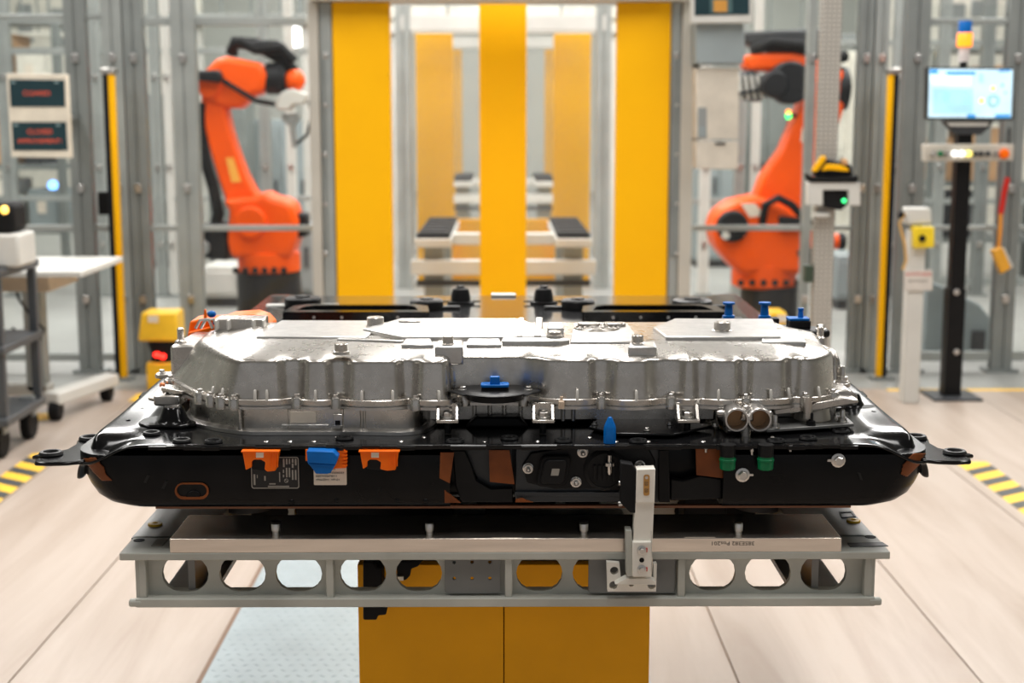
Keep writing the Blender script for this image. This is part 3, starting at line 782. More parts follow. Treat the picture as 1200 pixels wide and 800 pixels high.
# flange of the cover and of the lower casting
fo = smooth_pts(offset(outline, .0105, 3), 6)
def wav(pts, d):       # lobes around the screws
    return pts
f1 = MB().rings([[(p[0], p[1], 1.1075) for p in fo], [(p[0], p[1], 1.1155) for p in fo], [(p[0], p[1], 1.1168) for p in smooth_pts(offset(outline, .009, 3), 6)]])
f1.build('cover_flange', ALU, hs, smooth=40)
f2o = smooth_pts(offset(outline, .0105, 3), 10)
MB().rings([[(p[0], p[1], 1.0985) for p in f2o], [(p[0], p[1], 1.1035) for p in f2o]]).build('lower_flange', ALU_TOP, hs, smooth=40)
mid = smooth_pts(offset(outline, .004, 3), 10)
MB().rings([[(p[0], p[1], 1.102) for p in mid], [(p[0], p[1], 1.109) for p in mid]]).build('flange_gap', ALU, hs)
# screws and pins along the flange
PINMAT = mat('bright_pin_metal', srgb(232, 228, 220), .35, .35)
def at_flange(x):
    X = P(x, 470, 2.445).x
    best = min((p for p in fo if p[1] < 2.75), key=lambda p: abs(p[0] - X)); return best
for x in (225, 240, 256, 272, 347, 393, 486, 545, 613, 705, 785, 875, 945, 983):
    p = at_flange(x)
    MB().lathe((p[0], p[1] + .003, 1.098), (0, 0, 1), [(.0105, 0), (.0105, .019), (.0095, .0205), (0, .0205)], 16).build('screw_boss', ALU, hs)
    bolt(hs, (p[0], p[1] + .003, 1.1184), (0, 0, 1), .0052, 'hex', 'flange_screw')
for x, lean in ((246, .004), (256, .003), (296, 0), (316, 0), (373, 0), (422, 0), (460, 0), (513, 0), (676, 0), (745, 0), (842, 0), (906, -.001), (928, -.003), (965, -.003)):
    p = at_flange(x)
    MB().tube([(p[0], p[1] + .002, 1.114), (p[0] + lean * .5, p[1] + .002, 1.122), (p[0] + lean, p[1] + .003, 1.1325), (p[0] + lean * 1.1, p[1] + .003, 1.1340)], [.0030, .0028, .0026, .0014], 8).build('ejector_pin', PINMAT, hs)
# plateaus and pads on the cover
def slab(name, pts, y_list, z0, z1, m=ALU_TOP, bevel=.003):
    q = [(P(x, 395, Y).x, Y) for x, Y in zip(pts, y_list)]
    return MB().prism_z(q, z0, z1).build(name, m, hs, bevel=bevel, seg=3)
slab('centre_plateau', (470, 642, 636, 610, 470, 425), (2.60, 2.60, 2.70, 2.84, 2.845, 2.70), 1.190, 1.2045)
slab('plateau_rib', (626, 634, 636, 628), (2.60, 2.60, 2.84, 2.84), 1.190, 1.2065, bevel=.002)
slab('plateau_rib', (606, 612, 614, 608), (2.60, 2.60, 2.84, 2.84), 1.190, 1.2060, bevel=.0015)
slab('left_plateau', (300, 430, 450, 330), (2.63, 2.62, 2.84, 2.845), 1.190, 1.2005)
slab('right_plateau', (780, 915, 905, 790, 765), (2.60, 2.60, 2.84, 2.845, 2.72), 1.190, 1.2035)
slab('right_step', (893, 945, 935, 890), (2.565, 2.56, 2.72, 2.72), 1.188, 1.2000)
slab('circle_plateau', (668, 752, 735, 672), (2.56, 2.56, 2.80, 2.80), 1.190, 1.2010)
slab('boss_pad', (509, 543, 543, 512), (2.486, 2.486, 2.56, 2.56), 1.170, 1.2035, bevel=.004)
slab('boss_pad', (736, 770, 768, 738), (2.482, 2.482, 2.545, 2.545), 1.178, 1.2035, bevel=.004)
slab('slot_wall', (588, 655, 668, 660, 588), (2.545, 2.545, 2.56, 2.585, 2.585), 1.185, 1.2045)
slab('slot_lip', (470, 508, 505, 475), (2.53, 2.53, 2.60, 2.60), 1.185, 1.2005)
slab('slot_lip', (546, 588, 586, 548), (2.53, 2.53, 2.60, 2.60), 1.185, 1.2005)
slab('tall_pad', (641, 661, 660, 642), (2.625, 2.625, 2.70, 2.70), 1.190, 1.2165)
slab('cross_rib', (395, 470, 474, 398), (2.60, 2.57, 2.58, 2.612), 1.190, 1.2005, bevel=.002)
c = P(700, 393, 2.70)
for r_ in (.042, .033, .024, .014):
    MB().ring((c.x, 2.72, 1.2015), (0, 0, 1), r_, .0026, 28, 6).build('swirl_ring', ALU, hs)
for (x, y, r_, h, n) in ((400, 412, .0120, .0150, 20), (440, 383, .0165, .0200, 24), (525, 403, .0100, .0150, 20), (650, 393, .0120, .0080, 20), (747, 402, .0105, .0150, 20), (846, 387, .0160, .0170, 6)):
    z0 = 1.1965 if x in (400, 440) else (1.2165 if x == 650 else 1.203)
    q = PZ(x, y, z0)
    MB().lathe((q.x, q.y, z0 - .004), (0, 0, 1), [(r_ * 1.25, 0), (r_ * 1.22, .005), (r_, .006), (r_, h + .003), (r_ * .92, h + .004), (r_ * .6, h + .004), (r_ * .55, h + .003), (0, h + .003)], n if n > 6 else 20).build('cast_boss', ALU, hs, smooth=30)
for (x, y) in ((690, 380), (720, 380), (480, 377)):
    q = PZ(x, y, 1.2045); MB().prism_z([(q.x + a, q.y + b_) for a, b_ in rrect2(-.022, .022, -.012, .012, .010)], 1.195, 1.2085).build('oval_pad', ALU, hs, bevel=.002)
# rear box with ribs at the left and orange plug behind it
q0 = P(256, 380, 2.84); q1 = P(313, 380, 2.84)
rb = MB().box(q0.x, q1.x, 2.80, 2.86, 1.16, 1.2085).build('rear_box', ALU, hs, bevel=.0015)
for x in (256, 270, 299, 311):
    xx = P(x, 380, 2.80).x
    MB().prism_y([(xx - .0022, 1.19), (xx + .0022, 1.19), (xx + .0018, 1.210), (xx - .0018, 1.210)], 2.770, 2.802).build('box_rib', PINMAT, rb, bevel=.001)
for k, x in enumerate((240, 246)):
    q = P(x, 392, 2.80); MB().tube([(q.x - .018, 2.80, 1.19), (q.x - .008, 2.80, 1.207), (q.x + .008, 2.80, 1.209), (q.x + .016, 2.80, 1.19)], .003, 8).build('lifting_loop', ALU_TOP, hs)
# side shelf at the left rear with pin
sh = P(215, 400, 2.78)
MB().prism_z([(P(207, 400, 2.76).x, 2.70), (P(245, 400, 2.76).x, 2.70), (P(245, 400, 2.76).x, 2.88), (P(212, 400, 2.76).x, 2.88)], 1.10, 1.172).build('side_shelf', ALU, hs, bevel=.006)
MB().lathe((P(216, 400, 2.77).x, 2.74, 1.07), (0, 0, 1), [(.016, 0), (.013, .09), (.011, .105), (.0065, .108), (.0065, .128), (.004, .131), (0, .131)], 18).build('locating_column', ALU, hs)
# lower casting, left part
lc_k = [(-.578, 2.60), (-.570, 2.545), (-.540, 2.505), (-.470, 2.452), (-.452, 2.443), (-.38, 2.440), (-.25, 2.440), (-.160, 2.440), (-.145, 2.456), (-.138, 2.475), (-.136, 2.60), (-.136, 2.82), (-.30, 2.82), (-.578, 2.82), (-.580, 2.70)]
lc = catmull(lc_k, 4)
MB().rings([[(p[0], p[1], 1.0585) for p in lc], [(p[0], p[1], 1.069) for p in lc], [(p[0], p[1], 1.100) for p in lc]]).build('lower_casting', ALU, hs, smooth=45)
MB().rings([[(p[0], p[1], 1.0565) for p in offset(lc, .012, 2)], [(p[0], p[1], 1.0625) for p in offset(lc, .012, 2)], [(p[0], p[1], 1.0660) for p in offset(lc, .002, 2)]]).build('casting_foot', ALU_TOP, hs, smooth=40)
for x in (281, 339, 401, 424, 427):
    q = P(x, 490, 2.440); MB().cyl((q.x, 2.441, 1.062), (q.x, 2.441, 1.100), .0035, 10).build('casting_rib', ALU, hs)
q0 = P(255, 485, 2.47)
st = P(356, 489, 2.4475)
stk = MB().box(P(338, 489, 2.447).x, P(371, 489, 2.447).x, 2.4382, 2.4405, Z_(495, 2.438), Z_(482, 2.438)).build('sticker', WHITEP, hs)
MB().box(P(331, 489, 2.447).x, P(386, 489, 2.447).x, 2.436, 2.4405, Z_(498.5, 2.438), Z_(496.8, 2.438)).build('casting_ledge', ALU_TOP, hs, bevel=.0006)
sq = P(397, 491, 2.447)
so = MB().box(sq.x - .008, sq.x + .008, 2.431, 2.445, sq.z - .009, sq.z + .012).build('square_socket', ALU, hs, bevel=.001)
MB().box(sq.x - .0045, sq.x + .0045, 2.4302, 2.432, sq.z - .007, sq.z + .001).build('socket_hole', RUBBER, so)
# set-back wall with ribs in the middle
MB().box(-.14, P(840, 485, 2.50).x, 2.515, 2.82, 1.062, 1.100).build('middle_casting', ALU, hs, bevel=.004)
for x in (556, 574, 591, 610, 660, 672):
    q = P(x, 485, 2.51); MB().cyl((q.x, 2.512, 1.064), (q.x, 2.512, 1.100), .004, 10).build('casting_rib', ALU, hs)
for x in (470, 488):
    q = P(x, 485, 2.46); MB().lathe((q.x, 2.463, 1.098), (0, 0, -1), [(.007, 0), (.007, .008), (.005, .012), (.003, .022)], 12).build('guide_stub', ALU, hs)
MB().prism_y([(P(545, 500, 2.5).x, 1.057), (P(620, 500, 2.5).x, 1.057), (P(608, 500, 2.5).x, 1.076), (P(558, 500, 2.5).x, 1.076)], 2.485, 2.515).build('cable_duct', BLACKP, hs, bevel=.004)
# three L brackets with bolts
for x in (524.5, 636.5, 806):
    q = P(x, 485, 2.43)
    w = .0195
    br = MB()
    br.box(q.x - w, q.x + w, 2.414, 2.462, 1.0795, 1.0855)
    for s_ in (-1, 1):
        xa, xb = sorted((q.x + s_ * w, q.x + s_ * (w - .006)))
        br.add([(xa, 2.418, 1.0855), (xb, 2.418, 1.0855), (xb, 2.452, 1.0855), (xa, 2.452, 1.0855), (xa, 2.440, 1.108), (xb, 2.440, 1.108), (xb, 2.452, 1.108), (xa, 2.452, 1.108)],
               [(3, 2, 1, 0), (4, 5, 6, 7), (0, 1, 5, 4), (1, 2, 6, 5), (2, 3, 7, 6), (3, 0, 4, 7)])
    br.box(q.x - w, q.x + w, 2.446, 2.465, 1.0855, 1.110)
    bo = br.build('bolt_bracket', ALU, hs, bevel=.0012)
    bolt(hs, (q.x, 2.434, 1.0857), (0, 0, 1), .0085, 'hex', 'bracket_bolt')
    MB().cyl((q.x, 2.436, 1.058), (q.x, 2.436, 1.080), .006, 12).build('bracket_spacer', BLACKP, hs)
q = P(658, 478, 2.425); MB().lathe((q.x, 2.428, 1.1035), (0, 0, 1), [(.0055, 0), (.0055, .012), (.003, .015), (.0028, .021), (0, .021)], 12).build('plastic_stub', mat('beige_plastic', srgb(214, 190, 166), .5), hs)
# rubber cap disc in front of the recessed wall
q = P(580, 456, 2.445)
dk = MB().lathe((q.x, 2.450, 1.1175), (0, 0, 1), [(.050, 0), (.050, .009), (.060, .011), (.062, .014), (.058, .0155), (.024, .0165), (0, .0165)], 36).build('round_cap', BLACKP, hs)
MB().prism_z([(q.x + s_ * a, 2.450 + b_) for s_ in (1,) for a, b_ in ((-.082, 0), (-.055, -.035), (.055, -.035), (.082, 0), (.055, .03), (-.055, .03))], 1.1275, 1.1315).build('cap_wings', BLACKP, dk, bevel=.002)
for x in (542, 619):
    qq = P(x, 452, 2.448); bolt(dk, (qq.x, 2.452, 1.1316), (0, 0, 1), .0055, 'hex', 'cap_screw')
MB().prism_z([(q.x + a, 2.445 + b_) for a, b_ in rrect2(-.0235, .0235, -.014, .014, .006)], 1.131, 1.1395).build('plug_socket', BLACKP, dk, bevel=.001)
bp_ = MB().prism_z([(q.x + a, 2.445 + b_) for a, b_ in rrect2(-.0245, .0245, -.015, .015, .006)], 1.1395, 1.1445).build('blue_plug', BLUE, dk, bevel=.001)
MB().box(q.x - .0085, q.x + .0085, 2.437, 2.449, 1.1440, 1.1575).build('plug_grip', BLUE, dk, bevel=.0012)
# twin coolant ports at the right
pb = MB()
qa = P(876, 492, 2.41)
pb.box(P(848, 500, 2.44).x, P(904, 500, 2.44).x, 2.425, 2.52, 1.0575, 1.099)
pbk = pb.build('port_block', ALU, hs, bevel=.006, seg=3)
MB().cyl((qa.x, 2.424, 1.056), (qa.x, 2.424, 1.075), .010, 16).build('port_web', ALU, hs)
MB().prism_y([(qa.x - .012, 1.083), (qa.x + .012, 1.083), (qa.x + .007, 1.112), (qa.x - .007, 1.112)], 2.41, 2.45).build('port_bridge', ALU, hs, bevel=.004)
BRASSY = mat('dull_bronze_bore', srgb(150, 116, 84), .45, .6)
for x in (863.5, 890.5):
    q = P(x, 492, 2.395)
    pt = MB().lathe((q.x, 2.46, q.z), (0, -1, 0), [(.0215, 0), (.0215, .050), (.0205, .054), (.0215, .055), (.0215, .063), (.0200, .066), (.0172, .066), (.0165, .064), (.0165, .040), (0, .040)], 30).build('coolant_port', ALU_TOP, hs)
    MB().cyl((q.x, 2.4205, q.z), (q.x, 2.4185, q.z), .0163, 24).build('port_plug', BRASSY, pt)
q = P(846, 487, 2.40); MB().lathe((q.x, 2.42, q.z), (1, 0, 0), [(.005, -.006), (.007, 0), (.006, .012)], 10).build('port_ear', ALU, hs)
# right end: elbow, ramp, end bracket
rp_ = [(P(905, 478, 2.47).x, 1.094), (P(985, 478, 2.47).x, 1.114), (P(1000, 470, 2.5).x, 1.112), (P(1000, 470, 2.5).x, 1.104), (P(960, 478, 2.47).x, 1.092), (P(907, 478, 2.47).x, 1.083)]
MB().prism_y(rp_, 2.462, 2.58).build('end_ramp', ALU, hs, bevel=.003)
q = P(951, 482, 2.50)
MB().lathe((q.x + .004, 2.51, 1.064), (.05, .0, 1), [(.034, 0), (.032, .010), (.027, .028), (.022, .040)], 22).build('elbow_foot', mat('pale_cast_elbow', srgb(214, 206, 192), .4, .3), hs)
MB().cyl((P(946, 470, 2.455).x, 2.455, 1.080), (P(946, 470, 2.455).x, 2.455, 1.118), .009, 16).build('screw_tower', ALU, hs)
MB().prism_y([(P(978, 470, 2.5).x, 1.092), (P(1003, 470, 2.5).x, 1.092), (P(1006, 470, 2.5).x, 1.110), (P(996, 462, 2.5).x, 1.122), (P(975, 462, 2.5).x, 1.120)], 2.50, 2.58).build('end_bracket', ALU, hs, bevel=.004)
MB().box(P(895, 480, 2.5).x, P(985, 480, 2.5).x, 2.53, 2.82, 1.062, 1.102).build('right_casting', ALU, hs, bevel=.005)
for (x, y, Y) in ((987, 440, 2.62), (985, 455, 2.56)):
    q = P(x, y, Y); lo = MB().prism_z([(q.x + a - .008, Y + b_) for a, b_ in rrect2(-.026, .022, -.02, .02, .014)], 1.106, 1.1145).build('flange_lug', ALU, hs, bevel=.002)
    bolt(hs, (q.x, Y, 1.1146), (0, 0, 1), .0055, 'stud' if y == 440 else 'hex', 'lug_bolt')
for k in range(3):
    xx = P(984 - k * 6, 410, 2.62).x; zz = 1.172 - k * .002 + .006 * k
    MB().tube([(P(955, 395, 2.68).x - .01 * k, 2.70 - .01 * k, zz), (xx - .018, 2.66 - .012 * k, zz), (xx - .005, 2.645 - .012 * k, zz - .006), (xx, 2.635 - .012 * k, zz - .02), (xx + .002, 2.63 - .012 * k, 1.118)], .0048, 10).build('side_rib', ALU, hs)
MB().lathe((P(961, 400, 2.74).x, 2.74, 1.15), (0, 0, 1), [(.012, 0), (.010, .03), (.0065, .033), (.0065, .050), (.004, .052), (0, .052)], 16).build('locating_column', ALU, hs)
# black fitting with blue cap on the right rear shoulder
q = P(940, 392, 2.84)
bf = MB().prism_z([(q.x + a, 2.85 + b_) for a, b_ in ((-.045, .03), (-.035, .06), (.02, .045), (.055, .01), (.052, -.03), (.02, -.045), (-.01, -.02))], 1.168, 1.182).build('fitting_plate', BLACKP, hs, bevel=.004)
MB().prism_z([(q.x - .004 + a, 2.86 + b_) for a, b_ in rrect2(-.022, .022, -.018, .018, .004)], 1.182, 1.198).build('fitting_socket', BLACKP, bf, bevel=.002)
MB().prism_z([(q.x - .004 + a, 2.86 + b_) for a, b_ in rrect2(-.023, .020, -.018, .018, .005)], 1.198, 1.203).build('blue_cap', BLUE, bf, bevel=.001)
MB().lathe((q.x + .0, 2.86, 1.202), (0, 0, 1), [(.006, 0), (.0045, .014), (.006, .016), (.006, .020), (0, .020)], 12).build('cap_grip', BLUE, bf)
MB().lathe((q.x + .036, 2.84, 1.14), (0, 0, 1), [(.016, 0), (.016, .026), (.010, .029)], 18).build('fitting_sleeve', STEEL, hs)
bolt(bf, (q.x + .036, 2.835, 1.182), (0, 0, 1), .008, 'hex', 'fitting_bolt')
# left bracket arm, copper dot, lugs
arm = MB()
arm.obox((P(180, 467, 2.58).x, 2.575, 1.089), (P(196, 456, 2.60).x, 2.60, 1.108), .030, .006)
arm.obox((P(196, 456, 2.60).x, 2.60, 1.108), (P(222, 462, 2.58).x, 2.575, 1.106), .034, .007)
arm.build('bracket_arm', ALU, hs, bevel=.0015)
MB().box(P(182, 470, 2.58).x, P(214, 470, 2.58).x, 2.565, 2.61, 1.080, 1.100).build('bracket_block', ALU, hs, bevel=.004)
for (x, y, Y) in ((200, 443, 2.66), (190, 438, 2.72)):
    q = P(x, y, Y); MB().prism_z([(q.x + a + .012, Y + b_) for a, b_ in rrect2(-.024, .03, -.018, .018, .012)], 1.106, 1.1145).build('flange_lug', ALU, hs, bevel=.002)
    bolt(hs, (q.x, Y, 1.1146), (0, 0, 1), .0055, 'hex', 'lug_bolt')
q = P(188, 450, 2.62); MB().sphere((q.x, 2.635, 1.1065), .0055, .0055, .0055).build('copper_stopper', mat('copper_orange', srgb(226, 132, 84), .35, .4), hs)
# orange service plug behind the housing
q = P(232, 378, 2.92)
op = thing('service_plug', 'orange high-voltage plug with blue lever behind the housing at left', 'plug', (P(268, 385, 2.93).x, 2.93, 1.066))
MB().prism_y(ply(((223, 392), (226, 374), (240, 371), (246, 373), (262, 372), (272, 368), (300, 366), (312, 370), (320, 378), (320, 396), (224, 396)), 2.93), 2.90, 2.98).build('plug_body', ORANGE, op, bevel=.004)
MB().prism_y(ply(((224, 398), (320, 398), (320, 430), (224, 430)), 2.93), 2.905, 2.975).build('plug_base', ORANGE, op, bevel=.003)
MB().prism_y(ply(((240, 362), (242, 362), (244, 386), (239, 386)), 2.90), 2.892, 2.90).build('plug_fin', ORANGE, op, bevel=.001)
MB().prism_y(ply(((221, 389), (234, 386), (262, 378), (263, 383), (240, 394), (221, 398)), 2.89), 2.882, 2.90).build('plug_arm', ORANGE, op, bevel=.002)
q = P(248, 368, 2.90); MB().sphere((q.x, 2.90, q.z), .0095, .008, .0075).build('blue_knob', BLUE, op)
MB().prism_y(ply(((267, 372), (272, 370), (292, 370), (296, 372), (296, 376), (267, 376)), 2.895), 2.888, 2.905).build('blue_lever', BLUE, op, bevel=.003)
MB().prism_y(ply(((250, 376), (256, 373), (256, 379), (250, 380)), 2.89), 2.884, 2.90).build('blue_clip', BLUE, op, bevel=.002)

# ================================================================== workpiece carrier under the pack
YC = 2.365
cr = thing('carrier_frame', 'grey steel carrier frame with a row of oval holes under the battery', 'frame', (0, 3.3, 0.769))
ZP = Z_(647, YC); ZBt = Z_(709, YC)
XL, XR = P(140, 648, YC).x, P(1043, 648, YC).x
xl, xr = P(158, 680, YC).x, P(1026, 680, YC).x
# web with oval holes
holes = []
zc = Z_(671.5, YC + .02); hh = .064; ww = .081
for hx in (217, 284, 350, 425.5, 491, 557, 632, 698, 764, 835, 900, 965):
    holes.append(stadium(P(hx, 672, YC + .02).x, zc, ww, hh)[::-1])
me = holed([(xl + .004, ZBt + .004), (xr - .004, ZBt + .004), (xr - .004, ZP - .002), (xl + .004, ZP - .002)], holes, .012)
mesh_part('front_web', me, FRAME, cr, facing((0, YC + .026, 0)), 0)
MB().box(XL, XR, YC - .002, YC + .10, ZP - .013, ZP).build('top_flange', FRAME, cr, bevel=.0015)
MB().box(xl, xr, YC - .004, YC + .06, ZBt - .002, ZBt + .014).build('bottom_flange', FRAME, cr, bevel=.002)
for hx in (166, 386, 603, 799, 1018):
    if hx == 603: hx = 596
    x0 = P(hx, 672, YC).x
    MB().box(x0 - .0065, x0 + .0065, YC + .002, YC + .022, ZBt + .012, ZP - .012).build('web_rib', FRAME, cr, bevel=.002)
for s_, x0 in ((-1, xl), (1, xr)):
    MB().box(min(x0, x0 - s_ * .012), max(x0, x0 - s_ * .012), YC + .004, YC + .05, ZBt + .012, ZP - .012).build('end_cheek', FRAME, cr, bevel=.0015)
    MB().box(x0 - .012 if s_ < 0 else x0 - .012, x0 + .012, YC - .005, YC + .01, ZBt - .001, ZBt + .012).build('corner_weld', FRAME, cr, bevel=.004)
# side rails, rear and middle beams
for s_ in (-1, 1):
    xs0 = s_ * .585; xs1 = s_ * .600
    holes2 = [stadium(2.60 + .24 * k, (ZP + ZBt) / 2, .10, .055)[::-1] for k in range(8)]
    me = holed([(YC + .03, ZBt), (4.45, ZBt), (4.45, ZP - .01), (YC + .03, ZP - .01)], holes2, .012)
    M = Matrix.Translation((s_ * .545, 0, 0)) @ Matrix(((0, 0, 1, 0), (1, 0, 0, 0), (0, 1, 0, 0), (0, 0, 0, 1)))
    mesh_part('side_web', me, FRAMETOP, cr, M)
    a, b_ = sorted((s_ * .53, s_ * .664))
    MB().box(a, b_, YC + .09, 4.45, ZP - .012, ZP).build('side_plate', FRAMETOP, cr, bevel=.001)
    MB().box(min(s_ * .51, s_ * .60), max(s_ * .51, s_ * .60), YC + .06, 4.45, ZBt, ZBt + .010).build('side_foot', FRAMETOP, cr)
for yb in (2.80, 3.45, 4.38):
    for (xa, xb, za, hs_) in ((-.54, -.285, ZBt, (-.475, -.385)), (.285, .54, ZBt, (.385, .475)), (-.285, .285, .800, (-.22, -.13, -.02, .07, .16))):
        zm = (za + ZP) / 2
        me = holed([(xa, za), (xb, za), (xb, ZP), (xa, ZP)], [stadium(q_, zm + (.012 if za > .79 else 0), .079, .056 if za < .79 else .046)[::-1] for q_ in hs_], .012)
        mesh_part('cross_web', me, FRAME, cr, facing((0, yb, 0)))
for (x, y) in ((-.50, 2.70), (.50, 2.70), (-.50, 4.05), (.50, 4.05), (0, 3.45)):
    MB().lathe((x, y, ZP - .012), (0, 0, 1), [(.05, 0), (.05, .012), (.03, .014), (.03, .066), (.026, .9362 - ZP + .012)], 20).build('support_pillar', DARKGREY, cr)
# apron added to shut out light from behind, and blocks under the pack
MB().box(-.528, .528, 2.815, 2.835, .80, .934).build('light_stop_apron', RUBBER, cr)
for (x0_, x1_) in ((349, 531), (569, 610), (800, 850)):
    a = P(x0_, 605, 2.72).x; b_ = P(x1_, 605, 2.72).x
    MB().box(a, b_, 2.70, 2.79, .797, .930).build('rest_block', RUBBER, cr, bevel=.004)
MB().box(-.528, .528, 2.84, 4.36, .858, .866).build('light_stop_sheet', RUBBER, cr)  # added sheet that keeps the gap under the pack dark
# yellow rings, holes, tags on the side plates
for (x, y, m_, R_) in ((182, 615, YELLOWD, .013), (1000, 611, YELLOWD, .013)):
    c = PZ(x, y, ZP); MB().lathe((c.x, c.y, ZP), (0, 0, 1), [(R_, 0), (R_, .003), (R_ * .9, .004), (R_ * .4, .004), (R_ * .4, .001), (0, .001)], 22).build('yellow_bush', m_, cr)
for (x, y) in ((163, 633), (1020, 629)):
    c = PZ(x, y, ZP); MB().cyl((c.x, c.y, ZP - .001), (c.x, c.y, ZP + .0006), .010, 18).build('drilled_hole', RUBBER, cr)
for pts in (((177, 640), (190, 640), (197, 632), (184, 632)), ((996, 641), (1041, 640), (1034, 635.5), (993, 636.5))):
    q = [PZ(x, y, ZP) for x, y in pts]; MB().prism_z([(p.x, p.y) for p in q], ZP, ZP + .0012).build('name_tag', LIGHTINK if pts[0][0] < 600 else DARKGREY, cr)
q = [PZ(x, y, ZP) for x, y in ((986, 607), (1003, 606), (999, 599.5), (983, 600))]
me = holed([(p.x, p.y) for p in q], [[(q[0].x + (p.x - q[0].x) * .8 + .002, q[0].y + (p.y - q[0].y) * .8 + .002) for p in q][::-1]], .002)
mesh_part('stamped_square', me, DARKGREY, cr, Matrix.Translation((0, 0, ZP + .001)))
# front board with pins
bx0, bx1 = P(199, 637, YC).x, P(986, 637, YC).x
bd = MB().box(bx0, bx1, YC - .001, YC + .15, ZP, Z_(630.5, YC)).build('front_board', BOARD, cr, bevel=.001)
ZB2 = Z_(630.5, YC)
for x in (323.5, 503.5, 684, 865):
    q = PZ(x, 626, ZB2)
    pn = MB().lathe((q.x, q.y, ZB2), (0, 0, 1), [(.0062, 0), (.0062, .006), (.0078, .007), (.0078, .019), (.0066, .021)], 16).build('locating_pin', STEEL, cr)
    if x in (323.5, 684): MB().cyl((q.x, q.y, ZB2 + .020), (q.x, q.y, ZB2 + .0235), .0085, 16).build('pin_cap', RUBBER, pn)
for (x0, x1) in ((576, 612), (802, 838)):
    a = PZ(x0, 629, ZB2); b_ = PZ(x1, 629, ZB2); MB().box(a.x, b_.x, YC + .002, YC + .012, ZB2, ZB2 + .001).build('shim', BOARD, cr)
c = P(858.5, 636, YC)
text('stamped_number', '385E382 Pos201', .0098, INK, cr, Matrix.Translation((c.x, YC - .0012, c.z)) @ Matrix.Rotation(math.pi / 2, 4, 'X') @ Matrix.Rotation(math.pi, 4, 'Z'), sx=1.15)
# dark cover plates on the web
me = holed(rrect2(P(521, 675, YC).x, P(586, 675, YC).x, Z_(697, YC), Z_(653, YC), .005), [circ(P(x, y, YC).x, Z_(y, YC), .0031, 12)[::-1] for x in (532, 553, 574) for y in (660.5, 679.5)], .005)
mesh_part('cover_plate', me, DARKPLATE, cr, facing((0, YC + .012, 0)), .0006)
cpl = MB().prism_y(rrect2(P(690, 675, YC).x, P(792, 675, YC).x, Z_(697, YC), Z_(651, YC), .005), YC + .008, YC + .015).build('cover_plate', DARKPLATE, cr, bevel=.001)
MB().box(P(808, 655, YC).x, P(862, 655, YC).x, YC + .06, YC + .12, Z_(657, YC), ZP - .013).build('inner_bumper', RUBBER, cr)

# ================================================================== sensor bracket in front of the frame
YS = 2.315
sb = thing('sensor_bracket', 'pale grey upright bracket with brass tag bolted to the frame front', 'bracket', (P(741, 675, YS).x, YS, Z_(694, YS)))
hx_ = [P(x, y, YS + .03) for x, y in ((720, 669), (768, 669), (719, 686), (764, 686), (740, 685))]
out = ply(((711, 659), (726, 660), (728, 680), (766, 680), (766, 661), (770, 660), (769, 693.5), (712, 693.5)), YS + .03)
hl = [circ(p.x, p.z, r_, 16)[::-1] for p, r_ in ((hx_[0], .0072), (hx_[2], .0072), (hx_[3], .0072), (hx_[4], .0042))]
me = holed(out, hl, .012); mesh_part('foot_plate', me, WHITEMET, sb, facing((0, YS + .038, 0)), .0008)
MB().prism_y(ply(((720, 683), (733, 676), (762, 676), (768, 680), (768, 683.5)), YS + .02), YS + .012, YS + .034).build('foot_ledge', WHITEMET, sb, bevel=.001)
MB().prism_y(ply(((741, 634), (764, 634), (763, 675), (741, 675)), YS), YS - .004, YS + .03).build('lower_block', WHITEMET, sb, bevel=.0015)
MB().prism_y(ply(((733, 620), (740, 620), (741, 674), (734, 674)), YS + .01), YS + .004, YS + .03).build('side_bar', FRAME, sb, bevel=.001)
up = MB(); Yt = YS + .016
a = ply(((744, 588), (766.5, 588), (764.5, 635), (742, 635)), YS + .006)
up.prism_y(a, YS + .004, YS + .028); up.build('upright', WHITEMET, sb, bevel=.0012)
MB().prism_y(ply(((746, 550), (768, 549), (767, 589), (745, 589)), YS), YS - .001, YS + .026).build('head_block', WHITEMET, sb, bevel=.0012)
bt = MB().prism_y(rrect2(P(754, 570, YS).x, P(761, 570, YS).x, Z_(580.5, YS), Z_(556, YS), .0035), YS - .0022, YS).build('brass_tag', mat('brass_tag', srgb(196, 148, 84), .35, .5), sb)
c = P(757.5, 559, YS); MB().cyl((c.x, YS - .0035, c.z), (c.x, YS - .001, c.z), .0026, 12).build('tag_rivet', STEEL, bt)
for s_, yy in (('02', 566), ('02', 574)):
    c = P(757.5, yy, YS); text('tag_number', s_, .0080, INK, bt, facing((c.x, YS - .0024, c.z)) @ Matrix.Rotation(math.pi / 2, 4, 'Z'), sx=.9)
for yy in (644.5, 667):
    c = P(752, yy, YS - .004); bolt(sb, (c.x, YS - .0042, c.z), (0, -1, 0), .0055, 'hex', 'bracket_screw')
    MB().box(c.x + .0065, c.x + .0095, YS - .0052, YS - .0038, c.z - .003, c.z + .004).build('red_paint_mark', REDP, sb)
c = P(752, 656, YS - .004); MB().cyl((c.x, YS - .0046, c.z), (c.x, YS - .0030, c.z), .0042, 14).build('screw_hole', RUBBER, sb)
sn = MB().prism_y(ply(((727, 541), (741, 543), (745, 550), (745, 600), (738, 599), (731, 592), (727, 588)), YS + .012), YS + .004, YS + .03).build('sensor_block', RUBBER, sb, bevel=.0015)
for yy in (566, 590):
    c = P(727, yy, YS + .015); MB().lathe((c.x, YS + .015, c.z), (-1, 0, 0), [(.0045, -.003), (.0045, .003), (.003, .004)], 12).build('sensor_screw', STEEL, sn)
MB().tube([P(763, 675, YS), P(764.5, 660, YS - .006), P(763.5, 648, YS - .008), P(763, 622, YS - .004)], .0008, 6).build('wire', STEEL, sb)

